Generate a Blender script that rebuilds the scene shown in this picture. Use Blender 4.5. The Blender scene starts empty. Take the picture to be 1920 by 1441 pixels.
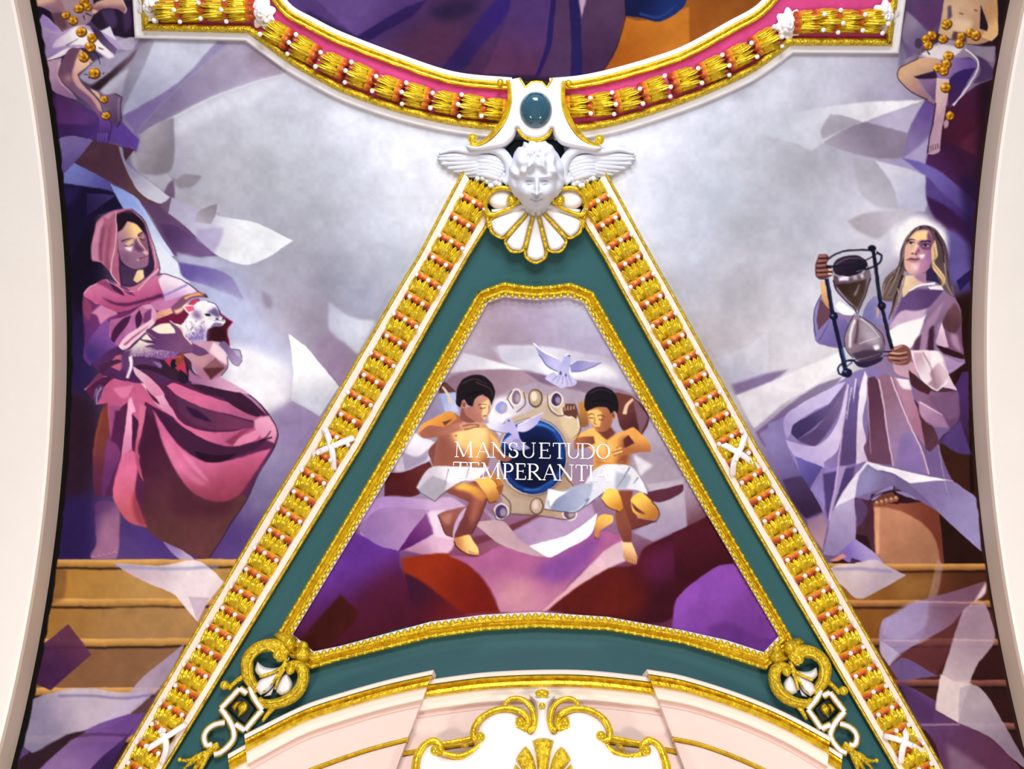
import bpy, bmesh, math, random
import numpy as np
from mathutils import Matrix, Vector

# ================================================================ camera, world, lights, exposure
SC = bpy.context.scene
COL = SC.collection
F_PX = 1800.0                      # focal length in pixels of the 1920 px wide frame
PITCH = math.radians(48)
EYE = np.array([0.0, 0.0, 1.6])
FWD = np.array([0, math.cos(PITCH), math.sin(PITCH)])
UPV = np.array([0, -math.sin(PITCH), math.cos(PITCH)])
RGT = np.array([1.0, 0, 0])
cam_d = bpy.data.cameras.new('camera'); cam_d.sensor_width = 36; cam_d.lens = F_PX/1920*36
cam_d.clip_end = 200
cam = bpy.data.objects.new('camera', cam_d); COL.objects.link(cam)
cam.location = EYE; cam.rotation_euler = (math.pi/2+PITCH, 0, 0)
SC.camera = cam
w = bpy.data.worlds.new('world'); SC.world = w; w.use_nodes = True
w.node_tree.nodes['Background'].inputs[0].default_value = (0.93, 0.95, 1.0, 1)
w.node_tree.nodes['Background'].inputs[1].default_value = 0.32
SC.view_settings.view_transform = 'Standard'; SC.view_settings.look = 'None'
SC.view_settings.exposure = 0.13; SC.view_settings.gamma = 1.0; SC.view_settings.use_curve_mapping = False

def area(name, loc, target, sx, sy, power, col):
    d = bpy.data.lights.new(name, 'AREA'); d.shape = 'RECTANGLE'; d.size = sx; d.size_y = sy; d.energy = power; d.color = col
    o = bpy.data.objects.new(name, d); COL.objects.link(o); o.location = loc
    o.rotation_euler = (Vector(target)-Vector(loc)).to_track_quat('-Z', 'Y').to_euler()
    return o
area('unseen_front_fill', (0.5, -5.5, 5.5), (0, 6, 7.5), 4.0, 2.6, 620, (0.95, 0.97, 1.0))  # area light added behind the camera as main fill, for an unseen window
area('unseen_crown_lamp', (0, 0.6, 8.9), (0, 6.5, 7.0), 1.6, .6, 95, (0.92, 0.95, 1.0))  # added area light near the crown, in place of an unseen chandelier
area('lamp_light_left', (-3.2, 4.2, 2.2), (-2.2, 7.4, 6.2), 0.8, 0.5, 85, (1.0, 0.86, 0.72))
area('lamp_light_right', (3.4, 4.2, 2.2), (2.4, 7.4, 6.2), 0.8, 0.5, 85, (1.0, 0.86, 0.72))

# ================================================================ the vault: a barrel about an axis along X
CYL_U, CYL_F, RAD = 0.0384182*9, 0.2486874*9, 0.7516101*9
XL, XR = -4.175, 4.31                 # faces of the two transverse arches
AX = EYE + UPV*CYL_U + FWD*CYL_F      # a point on the barrel's axis

def hit(px, py, h=0.0):
    """point at height h above the vault plaster seen in direction (px, py) of the survey photograph"""
    px = np.asarray(px, float); py = np.asarray(py, float); h = np.asarray(h, float)
    a = (px-960)/F_PX; b = -(py-720.5)/F_PX
    # in (up, fwd): point = t*(b, 1); |t*(b,1)-(CYL_U,CYL_F)| = RAD-h
    A = b*b+1; B = b*CYL_U+CYL_F; C = CYL_U**2+CYL_F**2-(RAD-h)**2
    t = (B+np.sqrt(B*B-A*C))/A
    return EYE + (a*t)[..., None]*RGT + (b*t)[..., None]*UPV + t[..., None]*FWD
def nrm(p):
    d = AX-np.asarray(p, float); d = d.copy(); d[..., 0] = 0
    return d/np.linalg.norm(d, axis=-1, keepdims=True)
def depth_at(px, py, h=0): return float((hit(px, py, h)-EYE)@FWD)
# ---------------------------------------------------------------- mural painter (numpy)
MG = 110                                   # margin of painted plaster beyond the picture edge
CW, CH = 1920 + 2*MG, 1441 + 2*MG
CANVAS = np.zeros((CH, CW, 3), np.float32)
IDS = np.zeros((CH, CW), np.uint8)         # which painted figure a spot belongs to
VX = [0.0, 0.0, 1.0]
CUR = [0]
RNG = np.random.default_rng(7)

def view(x, y, s): VX[:] = [x, y, s]
def hexc(h):
    h = h.lstrip('#')
    return np.array([int(h[i:i+2], 16) for i in (0, 2, 4)], np.float32)/255.0
def nums(t):
    a = np.array([float(v) for v in t.replace(',', ' ').split()]).reshape(-1, 2) if isinstance(t, str) else np.array(t, float).reshape(-1, 2)
    return a/VX[2] + np.array(VX[:2])

def spline(p, closed=True, sharp=62, step=3.0):
    """Catmull-Rom through the points; a point that turns sharply stays a corner."""
    n = len(p)
    if n < 3: return p
    def turn(i):
        a = p[i]-p[i-1]; b = p[(i+1) % n]-p[i]
        la, lb = np.hypot(*a), np.hypot(*b)
        if la < 1e-6 or lb < 1e-6: return 180
        return math.degrees(math.acos(max(-1, min(1, float(a@b)/(la*lb)))))
    corner = [turn(i) > sharp if (closed or 0 < i < n-1) else True for i in range(n)]
    out = []
    for i in range(n if closed else n-1):
        j = (i+1) % n
        p1, p2 = p[i], p[j]
        p0 = p[i-1] if not corner[i] else p1-(p2-p1)*0.5
        p3 = p[(j+1) % n] if not corner[j] else p2+(p2-p1)*0.5
        L = np.hypot(*(p2-p1)); k = max(1, int(L/step))
        t = (np.arange(k)/k)[:, None]
        m1 = (p2-p0)*0.5; m2 = (p3-p1)*0.5
        c1 = np.hypot(*m1); c2 = np.hypot(*m2)
        if c1 > L: m1 = m1*L/c1
        if c2 > L: m2 = m2*L/c2
        out.append((2*t**3-3*t**2+1)*p1+(t**3-2*t**2+t)*m1+(-2*t**3+3*t**2)*p2+(t**3-t**2)*m2)
    if not closed: out.append(p[-1:])
    return np.concatenate(out)

def boxblur(m, r):
    r = int(round(r))
    if r < 1: return m
    for ax in (0, 1):
        c = np.cumsum(np.concatenate([np.zeros_like(np.take(m, [0], ax)), m], ax), ax)
        n = m.shape[ax]
        hi = np.minimum(np.arange(n)+r+1, n); lo = np.maximum(np.arange(n)-r, 0)
        m = (np.take(c, hi, ax)-np.take(c, lo, ax))/(2*r+1)
    return m

def raster(p, soft=0.0, W=None, H=None, off=None, ss=3):
    """antialiased polygon mask -> (x0, y0, mask)"""
    W = W or CW; H = H or CH; off = MG if off is None else off
    q = p + off
    pad = int(soft*2)+3
    x0 = int(max(0, math.floor(q[:, 0].min())-pad)); x1 = int(min(W, math.ceil(q[:, 0].max())+pad))
    y0 = int(max(0, math.floor(q[:, 1].min())-pad)); y1 = int(min(H, math.ceil(q[:, 1].max())+pad))
    if x1 <= x0 or y1 <= y0: return None
    w, h = x1-x0, y1-y0
    acc = np.zeros((h*ss, w+2), np.float32)
    a = (q-[x0, y0])*[1, ss]; b = np.roll(a, -1, 0)
    for (ax, ay), (bx, by) in zip(a, b):
        if ay == by: continue
        s = 1.0
        if ay > by: ax, ay, bx, by, s = bx, by, ax, ay, -1.0
        r0 = max(0, int(math.ceil(ay-0.5))); r1 = min(h*ss, int(math.ceil(by-0.5)))
        if r1 <= r0: continue
        r = np.arange(r0, r1)
        x = np.clip(ax+(r+0.5-ay)*(bx-ax)/(by-ay), 0, w)
        i = x.astype(int); f = x-i
        acc[r, i] += s*(1-f); acc[r, i+1] += s*f
    m = np.clip(np.abs(np.cumsum(acc, 1)[:, :w]), 0, 1).reshape(h, ss, w).mean(1)
    if soft >= 1: m = boxblur(boxblur(m, soft*0.6), soft*0.6)
    return x0, y0, m

def put(r, col, col2=None, g=None, a=1.0, a2=None):
    if r is None: return
    x0, y0, m = r
    h, w = m.shape
    c1 = hexc(col)
    if g is not None:
        gx = nums(g)
        (ux, uy), (vx, vy) = gx
        yy, xx = np.mgrid[y0:y0+h, x0:x0+w].astype(np.float32)-MG
        d = np.array([vx-ux, vy-uy]); t = ((xx-ux)*d[0]+(yy-uy)*d[1])/max(1e-6, d@d)
        t = np.clip(t, 0, 1); t = t*t*(3-2*t)
        cc = c1 + (hexc(col2 or col)-c1)*t[..., None]
        al = a + ((a if a2 is None else a2)-a)*t
    else:
        cc = c1; al = a
    k = (m*al)[..., None]
    S = CANVAS[y0:y0+h, x0:x0+w]
    S += (cc-S)*k
    if CUR[0]: IDS[y0:y0+h, x0:x0+w][m > 0.5] = CUR[0]

def P(pts, col, col2=None, g=None, a=1.0, a2=None, soft=0.0, curve=True):
    p = nums(pts)
    put(raster(spline(p) if curve else p, soft), col, col2, g, a, a2)

def stroke_poly(q, w0, w1):
    d = np.gradient(q, axis=0); l = np.hypot(d[:, 0], d[:, 1])+1e-9
    n = np.c_[-d[:, 1], d[:, 0]]/l[:, None]
    w = np.linspace(w0, w1, len(q))[:, None]/2
    return np.concatenate([q+n*w, (q-n*w)[::-1]])

def L(pts, col, w, w2=None, a=1.0, soft=0.0):
    q = spline(nums(pts), closed=False)
    s = 1/VX[2]
    if len(q) == 2: q = np.array([q[0], q.mean(0), q[1]])
    put(raster(stroke_poly(q, w*s, (w if w2 is None else w2)*s), soft), col, a=a)

def O(x, y, rx, ry, col, rot=0, soft=0.0, a=1.0, ring=None):
    t = np.linspace(0, 2*np.pi, 40, endpoint=False); c, s = math.cos(rot), math.sin(rot)
    e = np.c_[rx*np.cos(t), ry*np.sin(t)]@np.array([[c, s], [-s, c]])+[x, y]
    if ring:
        e2 = np.c_[(rx-ring)*np.cos(t), (ry-ring)*np.sin(t)]@np.array([[c, s], [-s, c]])+[x, y]
        e = np.concatenate([e, e[:1], e2[:1], e2[::-1]])
    put(raster(nums(e), soft), col, a=a)

def field(cps, x0, y0, x1, y1, mask=None, power=2.6):
    """smooth colour field through control points, painted over a box"""
    st = 6
    gx = np.arange(x0, x1+st, st); gy = np.arange(y0, y1+st, st)
    X, Y = np.meshgrid(gx, gy)
    num = np.zeros(X.shape+(3,)); den = np.zeros(X.shape)
    for x, y, c in cps:
        w = 1/((X-x)**2+(Y-y)**2+500)**(power/2)
        num += w[..., None]*hexc(c); den += w
    im = num/den[..., None]
    im = np.stack([boxblur(boxblur(im[..., k], 3), 3) for k in range(3)], -1)
    fx = (np.arange(x0, x1)-x0)/st; fy = (np.arange(y0, y1)-y0)/st
    ix = fx.astype(int); iy = fy.astype(int); tx = (fx-ix)[None, :, None]; ty = (fy-iy)[:, None, None]
    A = im[iy][:, ix]*(1-tx)+im[iy][:, ix+1]*tx; B = im[iy+1][:, ix]*(1-tx)+im[iy+1][:, ix+1]*tx
    CANVAS[y0+MG:y1+MG, x0+MG:x1+MG] = A*(1-ty)+B*ty

def vnoise(h, w, cell, rng):
    gh, gw = int(h/cell)+3, int(w/cell)+3
    g = rng.random((gh, gw)).astype(np.float32)*2-1
    fy = np.arange(h)/cell; fx = np.arange(w)/cell
    iy = fy.astype(int); ix = fx.astype(int)
    ty = (fy-iy)[:, None]; tx = (fx-ix)[None]; ty = ty*ty*(3-2*ty); tx = tx*tx*(3-2*tx)
    a = g[iy][:, ix]; b = g[iy][:, ix+1]; c = g[iy+1][:, ix]; d = g[iy+1][:, ix+1]
    return (a*(1-tx)+b*tx)*(1-ty)+(c*(1-tx)+d*tx)*ty

def cps(t):
    out = []
    for s in t.split():
        x, y, c = s.split(','); out.append((float(x), float(y), c))
    return out
def rose(x, y, r, tilt=0.0):
    O(x+r*.08, y+r*.1, r*1.06, r*.98, '#33200f', tilt)
    O(x, y, r*.98, r*.88, '#a86a14', tilt)
    for k in range(5):
        a = tilt*3+k*1.256+x*.01
        px_, py_ = x+r*.45*math.cos(a), y+r*.40*math.sin(a)
        O(px_, py_, r*.52, r*.42, '#6a3e0c', a); O(px_-r*.05, py_-r*.07, r*.47, r*.37, ('#d89c26', '#efc650', '#b97a18', '#e4b03a', '#c88a1e')[k], a)
    O(x+r*.04, y, r*.40, r*.34, '#5a340c', tilt); O(x-r*.03, y-r*.06, r*.33, r*.26, '#d8a02c', tilt); O(x+r*.05, y, r*.17, r*.13, '#4a2a0a', tilt)
    O(x-r*.42, y-r*.42, r*.22, r*.14, '#ffe9a0', tilt+.5)

def paint_left():
    field(cps('300,80,#a3a1b3 360,100,#c4c6d8 480,110,#a59fb5 560,160,#d0d3e2 640,230,#dfe4f0 760,280,#e8ecf6 850,310,#eef0fa 400,180,#b5b3c4 '
        '400,250,#c0c3cf 470,230,#c9ced9 560,260,#b9bfca 640,330,#c3c9d6 760,380,#dfe3ee 830,420,#d5d9e6 430,330,#b6b7c0 520,340,#aeb3bd 600,400,#a5a8b3 '
        '700,430,#c3c9d8 760,480,#b5bccb 560,470,#9a9aa6 620,520,#9193a3 680,560,#9aa0b4 500,520,#a6a6b5 560,580,#96909f 600,620,#8f8798 520,600,#b2aebf '
        '480,640,#cfd3e6 450,600,#b9c0dc 430,560,#a8b0d6 500,700,#e2e2ee 480,730,#dcdae4 520,780,#a69cb3 560,820,#8d7ba0 530,860,#8f86a8 480,930,#7a7094 '
        '450,1000,#4f3a72 540,900,#857aa0 600,720,#8b7490 640,700,#8f7f9b 60,60,#2a1a3a 120,100,#2a1a3a 130,300,#3a2a55 130,420,#1b1230 140,520,#1d1128 '
        '130,620,#2a1c40 140,700,#322350 140,800,#3c2438 130,900,#35224a 130,1000,#3d2c60 300,1000,#4a3475 380,1010,#4b3474 -60,700,#241838 -60,1200,#2c1c30 '
        '300,1200,#8a6748 200,1400,#5a4060 400,1250,#8a7898 700,1100,#857aa0 650,-60,#c0c4d6 250,-60,#2e2238'), -MG, -MG, 985, 1441+MG)
    view(0, 0, 1)
    P('-110 340 118 340 180 420 190 520 160 600 -110 620', '#170f26', soft=18, a=.92); P('-110 560 140 570 170 640 165 740 -110 760', '#2a2048', soft=18, a=.8)
    P('-110 740 170 740 190 860 160 940 -110 950', '#2c1a28', soft=18, a=.85); P('-110 930 170 930 180 1060 -110 1060', '#2e2050', soft=14, a=.85); P('-110 -110 110 -110 110 100 130 330 -110 340', '#1e1428', soft=14, a=.85)
    # ------- folded veils of light, upper left
    view(0, 0, 3)
    P('520 0 760 0 770 210 700 215 560 170 500 90', '#2c2034', soft=1)
    P('560 60 640 50 660 130 620 170', '#4a3a5c', soft=3); P('690 60 730 40 740 150 700 190', '#463456', soft=3)
    P('560 170 700 215 860 215 760 275 620 300', '#b3abc2', '#8f86a2', '600 180 700 300')
    P('300 540 470 600 560 640 640 600 690 690 780 780 870 870 760 850 620 800 480 790 340 780 300 760', '#3a2450', '#5f4690', '320 650 760 760', soft=1)
    P('300 400 330 520 470 600 560 640 520 700 330 700', '#4a2a52', '#5a3a74', '320 450 500 680', soft=4)
    P('510 490 700 340 780 265 740 340 620 450 560 505', '#33242c', '#6b5a6a', '560 470 770 280', soft=1)
    P('440 430 560 330 760 275 620 400 520 470 470 460', '#a49db6', soft=2)
    P('870 230 1225 235 1120 340 1000 470 690 650 700 590 790 420', '#c9cde0', '#a4a6be', '950 250 760 600', soft=1)
    P('560 510 640 440 730 380 700 480 680 560 600 540', '#c4c2d2', '#8f8aa0', '600 450 680 560', soft=3)
    P('690 650 1000 470 1225 235 1290 245 1110 400 900 600 775 735 780 780', '#79689c', '#8e86aa', '800 640 1150 330', soft=2, a=.85)
    P('1290 245 1450 280 1620 405 1300 500 1000 640 790 758 775 735 900 600 1110 400', '#7d7092', '#a59db4', '850 680 1400 330', soft=1, a=.9)
    P('1400 270 1560 330 1620 405 1480 450 1380 380', '#96889c', soft=8, a=.5)
    L('1620 410 1270 520 1000 650 860 715 790 760', '#e2e3ee', 6, 4, a=.8, soft=1)
    P('985 660 1130 600 1400 480 1640 400 1500 560 1200 660 1000 760', '#dfe4ee', a=.55, soft=14)
    P('800 760 900 690 980 660 985 860 960 960 880 985 800 965 770 890', '#7d7882', '#a09ca6', '950 860 800 800', soft=1, a=.9)
    P('870 870 900 900 950 980 990 1010 1040 980 1140 990 1080 1050 1000 1060 960 1000', '#8a858e', soft=2, a=.8)
    P('740 830 770 870 790 960 870 990 950 985 1010 1070 1220 1140 1100 1180 960 1100 840 1020 750 930', '#b4b2be', soft=3, a=.75)
    P('520 795 670 820 690 880 710 940 780 1010 900 1140 1000 1240 1120 1330 1240 1440 960 1440 860 1230 740 1095 620 1025 420 920', '#4d3442', '#6a5078', '600 880 1080 1380', soft=1)
    P('700 930 720 1060 800 1130 900 1140 780 1010', '#5c4242', soft=4, a=.7)
    P('670 820 760 840 700 920 690 890', '#4a3040')
    P('905 1150 945 1040 975 1010 985 1100 960 1220', '#6d5874', soft=1, a=.9)
    P('330 890 420 920 620 1030 650 1085 480 1050 360 1030', '#7880bc', '#55508e', '380 940 640 1070')
    P('320 800 350 775 420 770 525 790 450 890 340 1000 325 900', '#77699c', '#5d4f86', '360 800 400 960')
    P('670 825 690 830 712 910 800 990 960 1110 900 1145 790 1085 720 970 685 880', '#8f8ca6', '#cfcfdd', '700 900 930 1110')
    P('350 1040 500 1055 650 1090 692 1178 560 1210 500 1260 400 1440 330 1440 340 1200', '#1c1434', soft=1)
    P('490 1090 655 1100 560 1170 490 1215', '#403668', '#2a2148', '640 1100 500 1200')
    P('350 1040 470 1060 400 1150 360 1160', '#2a2150', soft=6)
    P('620 1035 760 1105 830 1200 890 1300 980 1440 870 1440 830 1260 760 1190 700 1175', '#8c9cd0', '#d3def6', '660 1080 900 1400')
    P('970 1110 1200 1205 1420 1250 1650 1352 1580 1400 1520 1440 1380 1490 1230 1440 1100 1330 1000 1235 950 1200', '#b0aec6', '#e2e6ec', '1020 1200 1400 1330')
    P('1110 1290 1260 1280 1250 1340 1210 1420 1110 1360', '#a69dc0', soft=3, a=.7)
    P('1120 1190 1225 1143 1212 1215 1190 1262 1100 1250', '#8d8690', '#aaa6b4', '1200 1160 1130 1250')
    view(0, 360, 3)
    P('900 180 980 190 1100 270 1210 345 1140 368 1030 350 960 300', '#553e66', '#77618a', '930 230 1180 350', soft=1)
    P('660 0 760 60 830 140 900 290 1000 400 1070 510 930 465 895 440 860 300 830 170 740 95 690 80', '#8fa0d6', '#e3e9f8', '700 60 900 350')
    P('990 340 1140 370 1220 372 1330 430 1180 420 1010 390', '#b5b6d2', soft=4, a=.8)
    P('1000 395 1200 430 1300 480 1350 560 1375 610 1150 525 1030 480', '#6a5c9c', '#918bb4', '1050 420 1330 590', soft=2)
    P('1470 550 1530 600 1530 660 1490 640', '#857c92', soft=5, a=.7)
    P('1060 500 1180 540 1380 610 1560 820 1700 950 1600 1000 1380 880 1240 700 1140 580', '#c2c8e6', soft=18, a=.7)
    P('1300 860 1480 900 1650 980 1640 1160 1500 1240 1380 1150 1280 1050', '#f2f2f8', soft=16, a=.85)
    P('1625 798 1720 870 1830 1000 1905 1095 1800 1265 1720 1215 1640 1170 1655 1000 1640 880', '#fbfbfd', '#c6c8d8', '1700 950 1760 1230', curve=False)
    P('1640 1172 1810 1272 1740 1420 1600 1440 1500 1260', '#8a7aa2', a=.6, soft=8)
    view(500, 540, 4.8)
    P('560 120 760 260 985 300 820 595 690 490 565 375', '#c3c7d6', '#b5b9cb', '800 350 620 200', soft=4)
    P('560 378 690 492 822 600 720 780 560 700 430 520', '#8b7892', soft=10, a=.55)
    # ------- woman with the lamb: robe
    CUR[0] = 1
    view(100, 680, 3.695)
    P('215 185 330 60 430 0 560 -40 940 60 1160 110 1400 250 1525 400 1556 500 1525 600 1430 760 1330 960 1070 1370 950 1330 760 1240 640 1130 510 1085 455 1030 415 920 350 930 290 900 278 640 330 350 370 250 300 290', '#55294a')
    P('640 330 760 480 860 760 960 900 1130 970 1300 910 1340 940 1070 1370 760 1240 640 1130 620 820 610 600', '#48203a', '#5d3a3c', '650 500 1000 1150', soft=2)
    P('860 770 960 900 1120 965 1280 915 1180 1080 900 1080 780 960', '#512a38', soft=14)
    P('930 1130 1200 1040 1080 1340 900 1280', '#623c40', soft=20)
    # lit folds
    P('690 320 770 440 880 580 1010 670 1100 690 1280 660 1420 620 1512 596 1420 740 1300 900 1200 958 1100 962 970 900 860 760 760 560', '#d0749c', '#8d4258', '1000 640 1080 960', soft=1)
    P('760 500 860 640 960 760 1080 850 1000 840 880 740 800 620', '#df8fb0', a=.55, soft=5)
    P('880 600 1000 720 1080 830 1040 800 960 720', '#e79dbc', a=.6, soft=3)
    P('1200 690 1440 640 1350 800 1220 900 1150 880', '#a8506e', a=.45, soft=16)
    P('690 305 860 420 1000 510 1200 585 1420 545 1505 515 1420 590 1300 640 1180 685 1090 692 1000 662 860 550 760 420', '#452340')
    P('980 612 1120 640 1280 625 1180 680 1090 690 1010 660', '#2c1228')
    P('820 300 880 400 980 455 1130 482 1290 465 1400 420 1450 400 1545 440 1510 510 1400 545 1240 578 1080 545 900 440 830 370', '#cf7399', '#a85a80', '1000 480 1300 560')
    P('1240 575 1290 520 1430 450 1420 520 1330 560', '#d58aa8'); P('1190 545 1290 480 1390 440 1280 520 1240 572', '#8a3f5c', soft=1)
    P('860 225 1040 310 1230 370 1400 420 1380 450 1290 458 1120 462 990 425 880 340', '#57314f', '#6d3a58', '900 300 1300 440')
    P('920 300 1000 330 1110 410 1050 400 960 360', '#33193a', soft=2)
    P('840 140 960 190 1160 260 1400 330 1470 380 1400 400 1200 352 1040 312 860 225 790 160', '#cb7096', '#a45e82', '900 190 1400 370')
    P('940 100 1200 160 1350 240 1470 360 1300 300 1160 240 1060 215 960 160', '#3a1f38')
    P('1180 250 1300 280 1450 360 1410 372 1280 320', '#391d34')
    P('940 58 1160 112 1290 180 1400 250 1490 365 1340 235 1180 165 950 130', '#cd93b2', '#a8789c', '1000 90 1400 280')
    P('940 60 960 58 1080 118 1160 150 960 150', '#8c6088')
    P('1390 400 1450 370 1500 365 1552 460 1535 560 1450 520 1400 455', '#e0a6c0', '#cc86a6', '1500 400 1450 540', soft=2)
    L('1425 545 1470 520 1512 470', '#3a1c34', 14, 6); L('1440 545 1490 525 1515 517', '#3a1c34', 10, 14)
    P('300 290 330 200 420 110 560 95 700 165 800 280 865 395 700 300 640 265 600 390 548 560 560 640 520 900 540 1080 508 1085 415 920 465 690 495 500 515 270 450 330 400 535 378 400 372 280', '#c2688f', '#b05c86', '450 200 480 800')
    P('410 180 560 150 520 230 470 240', '#df88ac', soft=2); P('380 290 470 300 430 420 395 530', '#9c5686', soft=3)
    P('560 35 660 90 740 170 800 280 865 392 730 300 640 180 590 120', '#edccdd', '#d793b4', '620 90 820 350')
    P('640 170 720 250 740 290 690 250', '#5a3040'); P('655 80 700 130 720 135 715 60 680 40', '#5a3040', soft=1)
    P('525 255 545 235 572 340 548 342 545 590 490 640 470 700 500 450', '#efb5cf', '#d489ae', '540 280 500 640')
    P('478 650 550 610 600 640 565 900 600 1010 655 1145 510 1088 413 920', '#d8789e', '#bd6470', '480 700 560 1060', soft=1)
    P('560 880 600 1000 660 1140 590 1110 545 980', '#8a3c4c', soft=5, a=.8)
    P('545 350 585 400 590 480 548 575', '#45203e'); P('600 280 645 300 612 480 592 640 626 825 590 760 570 620 590 420', '#cc7594', '#b25a74', '610 320 600 760')
    P('430 330 468 330 470 520 430 660 410 620 400 535', '#57294f', soft=2)
    P('330 335 372 270 385 480 352 700 335 935 288 900 278 620', '#7a4038', '#5a2c48', '340 450 310 850', soft=1)
    P('385 470 402 535 440 560 470 640 420 760 350 935 335 900 352 700', '#7b4170', '#5f3464', '430 560 360 880', soft=1)
    L('340 340 300 500 285 650', '#96583c', 14, 6, a=.6, soft=2)
    # feet
    P('290 985 340 955 410 960 460 1040 455 1300 440 1355 400 1362 270 1362 258 1335 300 1250', '#5d3c6a', '#946a88', '280 1050 430 1150', soft=1)
    P('330 1060 400 1040 400 1240 340 1240', '#a87c94', soft=12, a=.6)
    for i in range(5): O(280+i*36, 1345-i*8, 17, 13, '#8f6480'); L([268+i*36, 1352-i*8, 280+i*36, 1336-i*8, 294+i*36, 1350-i*8], '#d3a5bc', 4)
    P('760 1238 900 1300 985 1362 945 1392 850 1340', '#8a76a4', '#b0a2c0', '780 1260 940 1380')
    L('1160 110 1400 250 1525 400 1558 500 1525 605 1430 770 1330 965 1075 1372', '#1d1228', 7, 4)
    L('215 187 330 100 400 95 470 110', '#e08db0', 9, 4); P('215 185 300 90 360 50 430 40 330 110', '#7a3f66')
    P('280 190 320 150 350 160 330 230 300 290 285 290', '#5d4470'); L('330 170 300 230 298 290', '#c0a5c6', 10, 3); L('300 180 283 235', '#a88cb4', 8, 3)
    # ------- torso, sleeves
    view(200, 530, 6.857)
    P('-300 400 0 200 700 200 1100 400 1100 900 1000 1100 700 1300 0 1200 -250 900', '#53305a')
    P('300 960 600 1000 900 960 1060 1020 1060 1200 900 1260 600 1150 340 1080', '#3a2238')
    P('740 1000 850 960 960 920 1000 1020 1030 1190 960 1170 880 1100 820 1090', '#b3405c'); P('830 1000 880 980 900 1080 840 1110 815 1080', '#1e1a30'); P('900 960 980 900 990 980 930 1060 880 1050', '#8a4a34')
    P('940 1110 1040 1200 1050 1290 960 1290 900 1200', '#2a1c30'); P('330 1080 500 1180 680 1330 760 1441 600 1441 480 1300 360 1180', '#e6bed2', '#d58fae', '380 1120 680 1400')
    P('520 1120 620 1200 640 1280 560 1200', '#5a3040')
    P('120 950 200 930 220 1050 170 1140 80 1090 30 1070', '#b76a84'); P('-100 1060 120 990 210 1020 60 1080 -60 1160', '#4a2a48')
    view(140, 370, 6)
    P('95 1090 250 1120 420 1200 480 1310 700 1260 860 1190 925 1290 900 1400 800 1441 300 1700 180 1900 100 1800 130 1560 95 1300', '#73386a', '#5d3a78', '300 1200 200 1750')
    P('185 1310 300 1210 370 1190 440 1250 480 1310 380 1360 290 1440 250 1340', '#cb8aae', soft=1)
    P('160 1130 260 1170 300 1210 240 1200', '#d79ab8'); P('100 1110 180 1190 190 1300 160 1400 100 1290', '#8a486c', soft=2)
    view(0, 360, 3)
    P('480 880 530 790 600 720 655 790 665 870 600 900 545 960 500 940', '#85589a', '#4a3672', '600 760 500 930')
    P('620 720 720 690 795 640 862 630 884 700 868 745 780 790 700 860 655 862 610 800', '#c483ac', '#a8659a', '800 660 660 840')
    P('640 770 690 710 735 690 720 740 680 800 645 850 625 830', '#4a2448'); P('735 700 765 680 760 760 720 810 700 830', '#b473a2'); P('783 660 800 725 772 775 758 705', '#4a2448')
    P('812 682 862 655 866 690 838 742 803 735', '#7b4378', soft=2)
    P('800 640 862 628 884 700 868 745 850 720 855 660 815 655', '#d9a5c4')
    P('668 870 730 800 860 715 872 740 760 850 712 888 685 888', '#efd0e0'); P('697 862 770 800 852 742 745 838 710 868', '#b4688c')
    # ------- shawl and veil
    view(140, 370, 6)
    P('95 1085 150 1010 250 960 360 920 500 980 620 1020 710 1050 900 900 1000 860 1250 960 1390 1070 1230 1130 1100 1210 960 1285 925 1250 860 1200 760 1210 620 1260 480 1290 300 1220 100 1110', '#cc7aa2', '#a8527c', '500 950 560 1260')
    P('860 1190 960 1150 1200 1110 1380 1075 1240 1130 1160 1210 1100 1260 960 1290 910 1270', '#c283b0', soft=2)
    P('950 915 1010 865 1250 960 1385 1072 1200 1112 1020 1172 1005 1090 970 1000', '#f3e4f2', '#c9a0cc', '1100 930 1060 1170')
    L('960 1130 1050 1085 1150 1035 1262 980', '#6a66b0', 12, 16, soft=1)
    P('300 1120 480 1185 700 1165 860 1120 990 1080 1005 1120 760 1185 560 1222 420 1200', '#552c54', soft=2)
    P('250 960 360 930 480 1030 560 1105 430 1060 330 1000', '#8a4870', soft=2); P('370 920 440 960 545 1065 560 1105 450 1045', '#4a2644')
    P('500 990 580 1010 690 1110 600 1080', '#73406a'); L('100 1085 155 1020 255 965', '#eebfd4', 9, 5); L('360 930 470 990 600 1050 700 1050', '#e6a8c4', 9, 5)
    P('190 540 210 420 250 280 330 210 470 150 590 132 640 138 770 250 800 290 870 480 957 800 940 850 820 970 710 1050 600 1012 500 982 415 852 300 742 205 722', '#a8687f', '#b97894', '400 300 300 700')
    P('200 705 188 560 225 400 260 290 335 225 310 400 275 560 292 735', '#cb8fac', soft=2)
    P('300 350 345 300 312 560 322 735 285 720 275 560', '#7d4860', soft=3); P('385 320 425 290 398 600 405 840 345 770 358 540', '#93566f', soft=3)
    P('330 215 470 150 590 132 470 170 380 250', '#c58aa6', soft=1)
    P('470 190 590 148 640 150 760 262 800 322 850 520 902 780 850 870 720 970 640 1003 520 992 502 900 490 640 478 400', '#472f50', '#3a2646', '500 300 800 700')
    P('470 600 500 640 512 960 500 975 430 850 450 640', '#b06a86'); L('472 165 466 400 442 650 416 850 500 975', '#f1cbd9', 8, 11)
    P('520 760 660 800 790 790 800 890 720 960 620 990 530 970', '#4d3858')
    P('590 270 680 298 760 370 800 420 832 560 838 690 812 772 740 800 660 802 560 742 510 640 485 500 480 395 540 345', '#a27a94', '#946e8c', '520 500 760 760'); P('500 600 600 640 620 760 560 735 515 650', '#7d5876', soft=6, a=.7)
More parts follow.
